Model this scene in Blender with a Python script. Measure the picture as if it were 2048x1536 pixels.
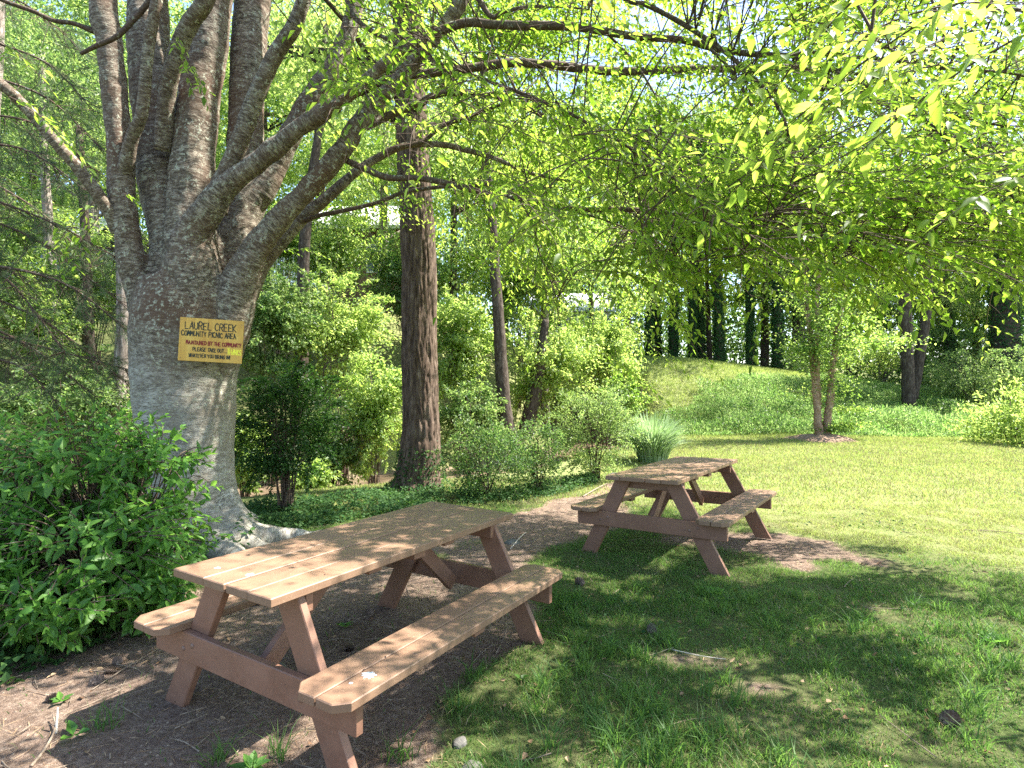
import bpy, math, random
import numpy as np
from mathutils import Vector, noise as mnoise

# ------------------------------------------------------------------ camera, sky, sun
scene = bpy.context.scene
for o in list(bpy.data.objects):
    bpy.data.objects.remove(o, do_unlink=True)
CAM_H, PITCH, FPX = 1.553, 0.018, 1146.0
cam_data = bpy.data.cameras.new("camera")
cam = bpy.data.objects.new("camera", cam_data)
scene.collection.objects.link(cam)
cam_data.sensor_width = 36.0
cam_data.lens = 36.0 * FPX / 2048.0
cam_data.clip_end = 2000
cam_data.clip_start = 0.05
cam.location = (0, 0, CAM_H)
cam.rotation_euler = (math.pi / 2 + PITCH, 0.003, 0)
scene.camera = cam

SUNV = np.array([0.65, 0.15, 1.0])           # towards the sun, per metre of height
elev = math.atan2(1.0, math.hypot(SUNV[0], SUNV[1]))
azim = math.atan2(SUNV[0], SUNV[1])
world = bpy.data.worlds.new("World")
scene.world = world
world.use_nodes = True
wn = world.node_tree
wn.nodes.clear()
wo = wn.nodes.new("ShaderNodeOutputWorld")
bg = wn.nodes.new("ShaderNodeBackground")
sky = wn.nodes.new("ShaderNodeTexSky")
sky.sky_type = 'NISHITA'
sky.sun_disc = False
sky.sun_elevation = elev
sky.sun_rotation = azim
sky.air_density = 1.0
sky.dust_density = 1.2
bg.inputs[1].default_value = 0.11
wn.links.new(sky.outputs[0], bg.inputs[0])
wn.links.new(bg.outputs[0], wo.inputs[0])

sl = bpy.data.lights.new("sun", 'SUN')
sl.energy = 5.0
sl.angle = math.radians(0.53)
sl.color = (1.0, 0.95, 0.86)
so = bpy.data.objects.new("sun", sl)
scene.collection.objects.link(so)
so.rotation_euler = Vector(SUNV).to_track_quat('Z', 'Y').to_euler()
so.location = (20, 12, 25)

scene.view_settings.view_transform = 'Standard'
scene.view_settings.look = 'None'
scene.view_settings.gamma = 1.0
scene.view_settings.exposure = 2.28
scene.view_settings.use_curve_mapping = False
cy = scene.cycles
cy.max_bounces = 10
cy.diffuse_bounces = 8
cy.glossy_bounces = 2
cy.transmission_bounces = 6
cy.transparent_max_bounces = 4
cy.caustics_reflective = False
cy.caustics_refractive = False
cy.sample_clamp_indirect = 6
cy.use_denoising = False
try:
    cy.denoiser = 'OPENIMAGEDENOISE'
    cy.denoising_prefilter = 'ACCURATE'
except Exception:
    pass

R = np.random.default_rng(11)
random.seed(5)
COL = scene.collection

# ------------------------------------------------------------------ helpers
def ray(px, py):
    """direction (per metre of depth along y) through a pixel of the 2048x1536 photograph"""
    u = (px - 1024) / FPX
    v = (768 - py) / FPX
    cp, sp = math.cos(PITCH), math.sin(PITCH)
    d = np.array([u, cp - v * sp, sp + v * cp])
    return d / d[1]

def at(px, py, y):
    d = ray(px, py)
    return np.array([0, 0, CAM_H]) + d * y

def _h(ix, iy, iz):
    n = (ix * 374761393 + iy * 668265263 + iz * 2147483647 + 1013) & 0xffffffff
    n = ((n ^ (n >> 13)) * 1274126177) & 0xffffffff
    n = n ^ (n >> 16)
    return (n & 0xffff) / 65535.0

def vnoise(P, scale=1.0, octv=1, seed=0):
    P = np.atleast_2d(np.asarray(P, float)) * scale + seed * 17.31
    if P.shape[1] == 2:
        P = np.concatenate([P, np.zeros((len(P), 1))], 1)
    out = np.zeros(len(P)); amp = 1.0; tot = 0
    for o in range(octv):
        I = np.floor(P).astype(np.int64); F = P - I; F = F * F * (3 - 2 * F)
        r = 0
        for dx in (0, 1):
            wx = F[:, 0] if dx else 1 - F[:, 0]
            for dy in (0, 1):
                wy = F[:, 1] if dy else 1 - F[:, 1]
                for dz in (0, 1):
                    wz = F[:, 2] if dz else 1 - F[:, 2]
                    r = r + wx * wy * wz * _h(I[:, 0] + dx, I[:, 1] + dy, I[:, 2] + dz)
        out += amp * r; tot += amp; amp *= 0.5; P = P * 2.03 + 9.1
    return out / tot

def sstep(a, b, x):
    t = np.clip((x - a) / (b - a), 0, 1)
    return t * t * (3 - 2 * t)

def seg_dist(P, path):
    """distance from 2-D points to a polyline"""
    P = np.atleast_2d(P)[:, :2]
    best = np.full(len(P), 1e9)
    for a, b in zip(path[:-1], path[1:]):
        a = np.array(a, float); b = np.array(b, float); ab = b - a
        t = np.clip(((P - a) @ ab) / (ab @ ab), 0, 1)
        best = np.minimum(best, np.linalg.norm(P - (a + t[:, None] * ab), axis=1))
    return best

def inpoly(P, poly):
    x, y = P[:, 0], P[:, 1]
    c = np.zeros(len(P), bool)
    n = len(poly)
    for i in range(n):
        x1, y1 = poly[i]; x2, y2 = poly[(i + 1) % n]
        cond = ((y1 > y) != (y2 > y)) & (x < (x2 - x1) * (y - y1) / ((y2 - y1) + 1e-12) + x1)
        c ^= cond
    return c

def mesh(name, V, F, mat=None, parent=None, smooth=False, attrs=None, loc=None, link=True):
    """V (n,3); F list/array of equal length faces or a list of such arrays"""
    me = bpy.data.meshes.new(name)
    V = np.asarray(V, np.float32).reshape(-1, 3)
    groups = F if isinstance(F, list) and len(F) and isinstance(F[0], np.ndarray) and F[0].ndim == 2 else [np.asarray(F)]
    loops = np.concatenate([g.ravel() for g in groups]).astype(np.int32)
    tot = np.concatenate([np.full(len(g), g.shape[1]) for g in groups]).astype(np.int32)
    start = np.concatenate([[0], np.cumsum(tot)[:-1]]).astype(np.int32)
    me.vertices.add(len(V)); me.vertices.foreach_set("co", V.ravel())
    me.loops.add(len(loops)); me.loops.foreach_set("vertex_index", loops)
    me.polygons.add(len(tot)); me.polygons.foreach_set("loop_start", start)
    me.polygons.foreach_set("loop_total", tot)
    me.polygons.foreach_set("use_smooth", np.full(len(tot), bool(smooth)))
    me.update(calc_edges=True)
    if attrs:
        for k, (dom, typ, arr) in attrs.items():
            a = me.attributes.new(k, typ, dom)
            a.data.foreach_set("vector" if typ == 'FLOAT_VECTOR' else "value", np.asarray(arr, np.float32).ravel())
    if mat:
        me.materials.append(mat)
    ob = bpy.data.objects.new(name, me)
    if link:
        COL.objects.link(ob)
    if parent is not None:
        ob.parent = parent
        pl = Vector(parent_world(parent))
        # geometry is given in world space: shift it into the parent's frame
        if loc is None and tuple(parent.rotation_euler) == (0, 0, 0):
            V2 = V - np.array(pl, np.float32)
            me.vertices.foreach_set("co", V2.ravel()); me.update()
    if loc is not None:
        ob.location = loc
    return ob

def parent_world(p):
    v = Vector((0, 0, 0))
    while p is not None:
        v = v + p.location; p = p.parent
    return v

def thing(name, label, cat, loc=(0, 0, 0), group=None, kind=None):
    o = bpy.data.objects.new(name, None)
    COL.objects.link(o)
    o.location = [float(a) for a in loc]
    o.empty_display_size = 0.2
    return tag(o, label, cat, group, kind)

def tag(o, label=None, cat=None, group=None, kind=None):
    if label: o['label'] = label
    if cat: o['category'] = cat
    if group: o['group'] = group
    if kind: o['kind'] = kind
    return o

def copy_tree(o, parent=None):
    c = o.copy()
    COL.objects.link(c)
    c.parent = parent
    for ch in list(o.children):
        copy_tree(ch, c)
    return c

def smooth_path(pts, n):
    """Catmull-Rom resample of (k,m) control points"""
    pts = np.asarray(pts, float)
    k = len(pts)
    if k < 3:
        t = np.linspace(0, 1, n)[:, None]
        return pts[0] * (1 - t) + pts[-1] * t
    e = np.concatenate([[2 * pts[0] - pts[1]], pts, [2 * pts[-1] - pts[-2]]])
    ts = np.linspace(0, k - 1 - 1e-6, n)
    i = ts.astype(int); f = (ts - i)[:, None]
    p0, p1, p2, p3 = e[i], e[i + 1], e[i + 2], e[i + 3]
    return 0.5 * ((2 * p1) + (-p0 + p2) * f + (2 * p0 - 5 * p1 + 4 * p2 - p3) * f ** 2 + (-p0 + 3 * p1 - 3 * p2 + p3) * f ** 3)

def frames(C):
    T = np.gradient(C, axis=0)
    T /= np.linalg.norm(T, axis=1)[:, None] + 1e-9
    A = np.zeros_like(C); B = np.zeros_like(C)
    a = np.cross(T[0], [0.3, 1, 0.1]); a /= np.linalg.norm(a)
    for i in range(len(C)):
        a = a - T[i] * (a @ T[i]); a /= np.linalg.norm(a) + 1e-9
        A[i] = a; B[i] = np.cross(T[i], a)
    return T, A, B

def tube(C, r, n=8, rough=0.0, seed=0, cap=True):
    """returns V, F(list), barkcoord"""
    C = np.asarray(C, float); r = np.asarray(r, float)
    T, A, B = frames(C)
    m = len(C)
    th = np.linspace(0, 2 * np.pi, n, endpoint=False)
    ct, st = np.cos(th), np.sin(th)
    rr = np.repeat(r[:, None], n, 1)
    s = np.concatenate([[0], np.cumsum(np.linalg.norm(np.diff(C, axis=0), axis=1))])
    if rough > 0:
        Q = np.stack([np.outer(r, ct).ravel() * 1.2, np.outer(r, st).ravel() * 1.2, np.repeat(s, n)], 1)
        rr = rr * (1 + rough * (vnoise(Q, 2.5 / max(r.mean(), .02) * .5, 2, seed) - .5).reshape(m, n) * 2)
    V = C[:, None, :] + rr[:, :, None] * (ct[None, :, None] * A[:, None, :] + st[None, :, None] * B[:, None, :])
    bc = np.stack([np.outer(r, ct), np.outer(r, st), np.repeat(s[:, None], n, 1)], 2)
    i = np.arange(m - 1)[:, None] * n; j = np.arange(n)[None, :]; k = (j + 1) % n
    F = np.stack([i + j, i + k, i + n + k, i + n + j], 2).reshape(-1, 4)
    V = V.reshape(-1, 3); bc = bc.reshape(-1, 3)
    if cap:
        V = np.concatenate([V, C[:1], C[-1:]]); bc = np.concatenate([bc, [[0, 0, 0]], [[0, 0, s[-1]]]])
        a0, a1 = m * n, m * n + 1
        jj = np.arange(n); kk = (jj + 1) % n
        F2 = np.concatenate([np.stack([kk, jj, np.full(n, a0)], 1), np.stack([(m - 1) * n + jj, (m - 1) * n + kk, np.full(n, a1)], 1)])
        return V, [F, F2], bc
    return V, [F], bc

class Acc:
    def __init__(s):
        s.V = []; s.F = {}; s.A = []; s.n = 0
    def add(s, V, F, bc=None):
        for g in F:
            s.F.setdefault(g.shape[1], []).append(g + s.n)
        s.V.append(V); s.n += len(V)
        s.A.append(bc if bc is not None else np.zeros_like(V))
    def build(s, name, mat, parent=None, smooth=True, bark=True):
        V = np.concatenate(s.V)
        F = [np.concatenate(g) for g in s.F.values()]
        at_ = {'bark': ('POINT', 'FLOAT_VECTOR', np.concatenate(s.A))} if bark else None
        return mesh(name, V, F, mat, parent, smooth, at_)

def unit(v):
    v = np.asarray(v, float)
    return v / (np.linalg.norm(v, axis=-1, keepdims=True) + 1e-9)

def leafgeo(P, D, N, L, W, six=False, fold=0.25, droop=0.12):
    """vectorised leaves: P base, D direction, N rough normal"""
    P = np.asarray(P, float); D = unit(D)
    S = unit(np.cross(D, N)); N = np.cross(S, D)
    L = np.broadcast_to(np.asarray(L, float), (len(P),))[:, None]
    W = np.broadcast_to(np.asarray(W, float), (len(P),))[:, None]
    k = len(P)
    if six:
        a = P + D * L * .02
        l1 = P + D * L * .32 + S * W * .5 + N * W * fold
        l2 = P + D * L * .68 + S * W * .34 + N * (W * fold * .6 - L * droop * .5)
        t = P + D * L - N * L * droop
        r2 = P + D * L * .68 - S * W * .34 + N * (W * fold * .6 - L * droop * .5)
        r1 = P + D * L * .32 - S * W * .5 + N * W * fold
        V = np.stack([a, l1, l2, t, r2, r1], 1).reshape(-1, 3)
        b = np.arange(k)[:, None] * 6
        F = np.concatenate([b + [0, 3, 2, 1], b + [0, 5, 4, 3]], 1).reshape(-1, 4)
        per = 2
    else:
        l = P + D * L * .45 + S * W * .5 + N * W * fold
        t = P + D * L
        r = P + D * L * .45 - S * W * .5 + N * W * fold
        V = np.stack([P, l, t, r], 1).reshape(-1, 3)
        b = np.arange(k)[:, None] * 4
        F = np.concatenate([b + [0, 2, 1], b + [0, 3, 2]], 1).reshape(-1, 3)
        per = 2
    return V, F, per

def foliage(name, P, D, N, L, W, mat, parent=None, six=False, rnd=None, kind=None, fold=.25, droop=.12):
    V, F, per = leafgeo(P, D, N, L, W, six, fold, droop)
    if rnd is None:
        rnd = R.random(len(P))
    o = mesh(name, V, F, mat, parent, False, {'rnd': ('FACE', 'FLOAT', np.repeat(rnd, per))})
    if kind: o['kind'] = kind
    return o

def randdir(n, up=0.0, flat=1.0):
    d = R.normal(size=(n, 3)); d[:, 2] = d[:, 2] * flat + up
    return unit(d)

# ------------------------------------------------------------------ materials
def nt(name):
    m = bpy.data.materials.new(name); m.use_nodes = True
    t = m.node_tree; t.nodes.clear()
    out = t.nodes.new("ShaderNodeOutputMaterial")
    return m, t, out
def node(t, typ, **kw):
    n = t.nodes.new(typ)
    for k, v in kw.items():
        if k.startswith('i_'):
            n.inputs[k[2:].replace('_', ' ')].default_value = v
        else:
            setattr(n, k, v)
    return n
def ramp(t, stops, src, interp='LINEAR'):
    n = t.nodes.new("ShaderNodeValToRGB")
    n.color_ramp.interpolation = interp
    e = n.color_ramp.elements
    while len(e) < len(stops): e.new(0.5)
    for q, (p, c) in zip(e, stops):
        q.position = p; q.color = (*c, 1) if len(c) == 3 else c
    t.links.new(src, n.inputs[0])
    return n.outputs[0]
def mixc(t, fac, a, b, mode='MIX'):
    n = t.nodes.new("ShaderNodeMix"); n.data_type = 'RGBA'; n.blend_type = mode
    for s, v in ((n.inputs[0], fac), (n.inputs[6], a), (n.inputs[7], b)):
        if hasattr(v, 'is_output'): t.links.new(v, s)
        elif isinstance(v, (int, float)): s.default_value = v
        else: s.default_value = (*v, 1)
    return n.outputs[2]
def noise_n(t, vec, scale, detail=4, rough=.6, dist=0):
    n = t.nodes.new("ShaderNodeTexNoise")
    n.inputs['Scale'].default_value = scale; n.inputs['Detail'].default_value = detail
    n.inputs['Roughness'].default_value = rough; n.inputs['Distortion'].default_value = dist
    if vec is not None: t.links.new(vec, n.inputs['Vector'])
    return n.outputs[0]
def mapping(t, vec, sc):
    n = t.nodes.new("ShaderNodeMapping"); n.inputs['Scale'].default_value = sc
    t.links.new(vec, n.inputs['Vector']); return n.outputs[0]
def bump(t, h, strength, dist=0.01, nrm=None):
    n = t.nodes.new("ShaderNodeBump"); n.inputs['Strength'].default_value = strength
    n.inputs['Distance'].default_value = dist
    t.links.new(h, n.inputs['Height'])
    if nrm: t.links.new(nrm, n.inputs['Normal'])
    return n.outputs[0]
def princ(t, out, col, rough=.6, spec=.3, nrm=None):
    p = t.nodes.new("ShaderNodeBsdfPrincipled")
    if hasattr(col, 'is_output'): t.links.new(col, p.inputs['Base Color'])
    else: p.inputs['Base Color'].default_value = (*col, 1)
    if hasattr(rough, 'is_output'): t.links.new(rough, p.inputs['Roughness'])
    else: p.inputs['Roughness'].default_value = rough
    p.inputs['Specular IOR Level'].default_value = spec
    if nrm: t.links.new(nrm, p.inputs['Normal'])
    if out is not None: t.links.new(p.outputs[0], out.inputs[0])
    return p

def leaf_mat(name, dark, light, tdark, tlight, trans=.5, rough=.45, spec=.35, attr=True, patch=.6, dry=False):
    m, t, out = nt(name)
    geo = t.nodes.new("ShaderNodeNewGeometry")
    if attr:
        a = node(t, "ShaderNodeAttribute", attribute_name='rnd'); f = a.outputs['Fac']
    else:
        oi = t.nodes.new("ShaderNodeObjectInfo"); f = oi.outputs['Random']
    n = noise_n(t, geo.outputs['Position'], patch, 2)
    mx = node(t, "ShaderNodeMath", operation='MULTIPLY_ADD')
    t.links.new(n, mx.inputs[0]); mx.inputs[1].default_value = 1.0
    sub = node(t, "ShaderNodeMath", operation='MULTIPLY_ADD')
    t.links.new(f, sub.inputs[0]); sub.inputs[1].default_value = .9; sub.inputs[2].default_value = -.45
    ob = t.nodes.new("ShaderNodeObjectInfo")
    ov = node(t, "ShaderNodeMath", operation='MULTIPLY_ADD'); t.links.new(ob.outputs['Random'], ov.inputs[0]); ov.inputs[1].default_value = .4 if attr else 0
    ov.inputs[2].default_value = -.2 if attr else 0
    s2 = node(t, "ShaderNodeMath", operation='ADD'); t.links.new(sub.outputs[0], s2.inputs[0]); t.links.new(ov.outputs[0], s2.inputs[1]); sub = s2
    t.links.new(sub.outputs[0], mx.inputs[2])
    c = mixc(t, mx.outputs[0], dark, light)
    tc = mixc(t, mx.outputs[0], tdark, tlight)
    if dry:
        g = node(t, "ShaderNodeMath", operation='GREATER_THAN'); t.links.new(f, g.inputs[0]); g.inputs[1].default_value = 1.5
        c = mixc(t, g.outputs[0], c, (.36, .29, .16)); tc = mixc(t, g.outputs[0], tc, (.20, .16, .08))
    p = princ(t, None, c, rough, spec)
    tr = t.nodes.new("ShaderNodeBsdfTranslucent"); t.links.new(tc, tr.inputs[0])
    ms = t.nodes.new("ShaderNodeMixShader"); ms.inputs[0].default_value = trans
    t.links.new(p.outputs[0], ms.inputs[1]); t.links.new(tr.outputs[0], ms.inputs[2])
    t.links.new(ms.outputs[0], out.inputs[0])
    return m

M = {}
M['zelkova'] = leaf_mat("shade_tree_leaf", (.05, .11, .018), (.13, .20, .045), (.26, .46, .03), (.62, .76, .12), .60)
M['bright'] = leaf_mat("spring_leaf", (.035, .095, .018), (.20, .27, .09), (.26, .46, .05), (.70, .84, .22), .52, patch=1.1)
M['mid'] = leaf_mat("woodland_leaf", (.02, .065, .015), (.13, .19, .06), (.13, .29, .05), (.48, .62, .18), .46, patch=1.1)
M['deep'] = leaf_mat("dense_dark_leaf", (.012, .045, .010), (.035, .09, .016), (.05, .15, .02), (.14, .30, .04), .36)
M['shrub'] = leaf_mat("broad_shrub_leaf", (.05, .14, .022), (.12, .25, .045), (.14, .38, .05), (.36, .62, .10), .42, .42, .35)
M['ivy'] = leaf_mat("ivy_leaf", (.02, .065, .02), (.06, .12, .035), (.05, .15, .03), (.16, .30, .06), .35, .6, .15)
M['pine'] = leaf_mat("pine_needle", (.04, .075, .035), (.08, .13, .05), (.08, .14, .05), (.16, .25, .08), .3, .5, .3)
M['silver'] = leaf_mat("ornamental_blade", (.14, .24, .08), (.46, .54, .42), (.26, .42, .12), (.50, .62, .36), .42, .4, .4)
M['gcover'] = leaf_mat("hill_cover_leaf", (.035, .10, .02), (.17, .25, .08), (.18, .38, .06), (.55, .70, .25), .48, patch=.9)
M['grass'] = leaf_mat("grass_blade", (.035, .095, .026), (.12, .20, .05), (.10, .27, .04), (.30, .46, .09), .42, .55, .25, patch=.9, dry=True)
M['lawn'] = leaf_mat("sunlit_lawn_blade", (.12, .18, .04), (.28, .32, .11), (.28, .42, .06), (.56, .62, .18), .40, .55, .25, patch=1.6, dry=True)  # lit copy of the grass blades, sunlight put into the colour
M['straw'] = leaf_mat("dry_needle", (.16, .085, .045), (.42, .30, .18), (.1, .06, .03), (.2, .14, .08), .1, .7, .2)

def node_range(t, src, a, b):
    n = t.nodes.new("ShaderNodeMapRange"); n.inputs[1].default_value = a; n.inputs[2].default_value = b
    t.links.new(src, n.inputs[0]); return n.outputs[0]
def bark_mat(name, base, dark, light, lichen, rust, stripe=9, zs=34, bumpd=.006, lich_amt=.52, pale_foot=False):
    m, t, out = nt(name)
    a = node(t, "ShaderNodeAttribute", attribute_name='bark'); v = a.outputs['Vector']
    n1 = noise_n(t, mapping(t, v, (stripe, stripe, zs)), 1, 5, .65)          # lenticel bands across the stem
    n2 = noise_n(t, v, 5, 5, .7, .4)
    n3 = noise_n(t, v, 1.3, 3)
    n4 = noise_n(t, v, 26, 3, .75)
    nf = noise_n(t, mapping(t, v, (stripe * 3, stripe * 3, zs * 3.4)), 1, 4, .7)
    av = node(t, "ShaderNodeMath", operation='MULTIPLY_ADD'); t.links.new(nf, av.inputs[0]); av.inputs[1].default_value = .55
    hv = node(t, "ShaderNodeMath", operation='MULTIPLY'); t.links.new(n1, hv.inputs[0]); hv.inputs[1].default_value = .45
    t.links.new(hv.outputs[0], av.inputs[2])
    c = ramp(t, [(.38, dark), (.5, base), (.60, light)], av.outputs[0])
    if pale_foot:
        geo = t.nodes.new("ShaderNodeNewGeometry"); sx = t.nodes.new("ShaderNodeSeparateXYZ"); t.links.new(geo.outputs['Position'], sx.inputs[0])
        wz = node(t, "ShaderNodeMath", operation='MULTIPLY_ADD'); t.links.new(n3, wz.inputs[0]); wz.inputs[1].default_value = 1.2; t.links.new(sx.outputs[2], wz.inputs[2])
        foot = ramp(t, [(.0, (1, 1, 1)), (1, (0, 0, 0))], node_range(t, wz.outputs[0], 2.0, 2.9))
        pale = ramp(t, [(.40, (.10, .085, .065)), (.49, (.25, .23, .19)), (.60, (.46, .44, .39))], av.outputs[0])
        rust = mixc(t, foot, rust, (.22, .19, .15))
        c = mixc(t, foot, c, pale)
    c = mixc(t, ramp(t, [(.40, (0, 0, 0)), (.62, (.85, .85, .85))], n3), c, rust)
    lm = ramp(t, [(lich_amt, (0, 0, 0)), (lich_amt + .06, (1, 1, 1))], n4)
    l2 = ramp(t, [(.42, (0, 0, 0)), (.58, (1, 1, 1))], n2)
    f = node(t, "ShaderNodeMath", operation='MULTIPLY')
    t.links.new(lm, f.inputs[0]); t.links.new(l2, f.inputs[1])
    c = mixc(t, f.outputs[0], c, lichen)
    h = node(t, "ShaderNodeMath", operation='ADD'); t.links.new(av.outputs[0], h.inputs[0]); t.links.new(n4, h.inputs[1])
    princ(t, out, c, .85, .2, bump(t, h.outputs[0], 1.0, bumpd * 1.5))
    return m
M['beech'] = bark_mat("smooth_grey_bark", (.125, .098, .072), (.022, .016, .011), (.34, .30, .24), (.36, .36, .28), (.105, .062, .04), lich_amt=.54, pale_foot=True)
M['beech_low'] = M['beech']
M['branch'] = bark_mat("thin_branch_bark", (.085, .06, .045), (.04, .028, .02), (.15, .12, .09), (.30, .32, .25), (.09, .05, .035), 20, 60, .003, .56)
def furrow_mat(name, dark, mid, light, zs=3.5, xs=22, bd=.02):
    m, t, out = nt(name)
    a = node(t, "ShaderNodeAttribute", attribute_name='bark'); v = a.outputs['Vector']
    n1 = noise_n(t, mapping(t, v, (xs, xs, zs)), 1, 6, .7, .5)
    n2 = noise_n(t, v, 3, 3)
    n3 = noise_n(t, mapping(t, v, (60, 60, 25)), 1, 3)
    c = ramp(t, [(.36, dark), (.5, mid), (.66, light)], n1)
    c = mixc(t, ramp(t, [(.4, (0, 0, 0)), (.7, (.5, .5, .5))], n2), c, mid)
    c = mixc(t, ramp(t, [(.6, (0, 0, 0)), (.7, (.5, .5, .5))], n3), c, light)
    princ(t, out, c, .9, .15, bump(t, n1, 1.0, bd))
    return m
M['oak'] = furrow_mat("furrowed_brown_bark", (.026, .018, .014), (.10, .068, .050), (.21, .16, .125))
M['darkbark'] = furrow_mat("dark_forest_bark", (.02, .014, .01), (.06, .045, .035), (.13, .11, .09), 5, 16, .03)
M['palebark'] = furrow_mat("pale_forest_bark", (.07, .055, .045), (.20, .165, .14), (.42, .38, .34), 3, 20, .02)
M['birch'] = bark_mat("peeling_birch_bark", (.28, .18, .115), (.10, .06, .04), (.42, .31, .22), (.48, .38, .29), (.22, .12, .08), 14, 30, .012, .5)

def paint_mat(top=False):
    m, t, out = nt("tan_top_paint" if top else "brown_deck_paint")
    tc = t.nodes.new("ShaderNodeTexCoord"); oi = t.nodes.new("ShaderNodeObjectInfo")
    ad = node(t, "ShaderNodeVectorMath", operation='ADD')
    t.links.new(tc.outputs['Object'], ad.inputs[0]); t.links.new(oi.outputs['Random'], ad.inputs[1])
    v = ad.outputs[0]
    g = noise_n(t, mapping(t, v, (60, 4, 60)), 1, 5, .7, .3)
    d = noise_n(t, v, 7, 5, .7)
    f = noise_n(t, v, 90, 3, .7)
    c = ramp(t, [(.3, (.180, .092, .060)), (.7, (.245, .130, .086))], d)
    c = mixc(t, ramp(t, [(.5, (0, 0, 0)), (.8, (.5, .5, .5))], g), c, (.20, .125, .085))
    c = mixc(t, ramp(t, [(.66, (0, 0, 0)), (.72, (.6, .6, .6))], f), c, (.36, .27, .21))
    if top:      # yellower tan upper boards with rubbed patches and dark grain checks
        w = noise_n(t, v, 2.6, 5, .7)
        c = mixc(t, ramp(t, [(.42, (0, 0, 0)), (.60, (.7, .7, .7))], w), (.205, .122, .078), (.245, .153, .098))
        g2 = noise_n(t, mapping(t, v, (110, 3, 110)), 1, 4, .7, .5)
        c = mixc(t, ramp(t, [(.60, (0, 0, 0)), (.68, (.75, .75, .75))], g2), c, (.13, .085, .055))
        c = mixc(t, ramp(t, [(.64, (0, 0, 0)), (.70, (.5, .5, .5))], f), c, (.42, .34, .25))
    rr = ramp(t, [(.3, (.42, .42, .42)), (.7, (.62, .62, .62))], d)
    h = node(t, "ShaderNodeMath", operation='ADD'); t.links.new(g, h.inputs[0]); t.links.new(f, h.inputs[1])
    princ(t, out, c, rr, .35, bump(t, h.outputs[0], .35, .0015))
    return m
M['paint'] = paint_mat()
M['painttop'] = paint_mat(True)
def plain(name, c1, c2, sc=20, rough=.7, spec=.3, b=.3, bd=.003):
    m, t, out = nt(name)
    tc = t.nodes.new("ShaderNodeTexCoord")
    n = noise_n(t, tc.outputs['Object'], sc, 5, .65)
    c = ramp(t, [(.3, c1), (.7, c2)], n)
    princ(t, out, c, rough, spec, bump(t, n, b, bd))
    return m
M['bolt'] = plain("painted_bolt", (.16, .09, .065), (.22, .13, .095), 60, .45, .5)
M['dropping'] = plain("white_dropping", (.45, .50, .52), (.82, .85, .85), 120, .8)
M['knot'] = plain("dark_crack", (.03, .02, .015), (.06, .04, .03), 60, .9)
M['signwood'] = None
def sign_mat():
    m, t, out = nt("yellow_plywood")
    tc = t.nodes.new("ShaderNodeTexCoord")
    v = tc.outputs['Object']
    n = noise_n(t, mapping(t, v, (9, 9, 1.2)), 2.2, 5, .6, .6)
    n2 = noise_n(t, v, 6, 4)
    c = ramp(t, [(.3, (.50, .26, .045)), (.55, (.62, .36, .07)), (.75, (.68, .44, .10))], n)
    c = mixc(t, ramp(t, [(.62, (0, 0, 0)), (.75, (.5, .5, .5))], n2), c, (.42, .22, .05))
    princ(t, out, c, .5, .35, bump(t, n, .2, .002))
    return m
M['signwood'] = sign_mat()
M['ink'] = plain("black_brush_paint", (.012, .018, .012), (.03, .035, .025), 80, .5)
M['red'] = plain("red_brush_paint", (.16, .012, .01), (.24, .02, .016), 80, .5)
M['yellow'] = plain("yellow_brush_paint", (.85, .74, .03), (.95, .86, .10), 80, .5)
M['rock'] = plain("grey_rock", (.06, .056, .05), (.16, .15, .135), 14, .85, .2, .8, .01)
M['cone'] = plain("cone_scale", (.07, .045, .032), (.22, .17, .14), 60, .8)
M['stick'] = plain("dead_stick", (.12, .085, .06), (.30, .24, .18), 30, .85)
M['palestick'] = plain("bleached_stick", (.35, .30, .24), (.62, .56, .48), 30, .8)
M['wallbrown'] = plain("brown_siding", (.12, .075, .05), (.20, .13, .09), 5, .8)
M['wallgrey'] = plain("grey_siding", (.36, .38, .40), (.50, .53, .55), 5, .8)
M['white'] = plain("white_trim", (.70, .72, .74), (.80, .81, .82), 5, .6)
M['roof'] = plain("pale_metal_roof", (.55, .56, .60), (.72, .73, .76), 3, .45)
M['glass'] = plain("dark_window_glass", (.02, .03, .035), (.04, .05, .055), 2, .08, .8, 0)
M['mulch'] = plain("bark_mulch", (.10, .06, .04), (.34, .24, .17), 40, .9, .1, 1, .02)

def water_mat():
    m, t, out = nt("creek_water")
    geo = t.nodes.new("ShaderNodeNewGeometry")
    n = noise_n(t, geo.outputs['Position'], 3.5, 4)
    n2 = noise_n(t, geo.outputs['Position'], .8, 4)
    c = ramp(t, [(.35, (.10, .07, .045)), (.65, (.30, .22, .15))], n2)
    princ(t, out, c, .12, .6, bump(t, n, .4, .03))
    return m
M['water'] = water_mat()

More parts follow.
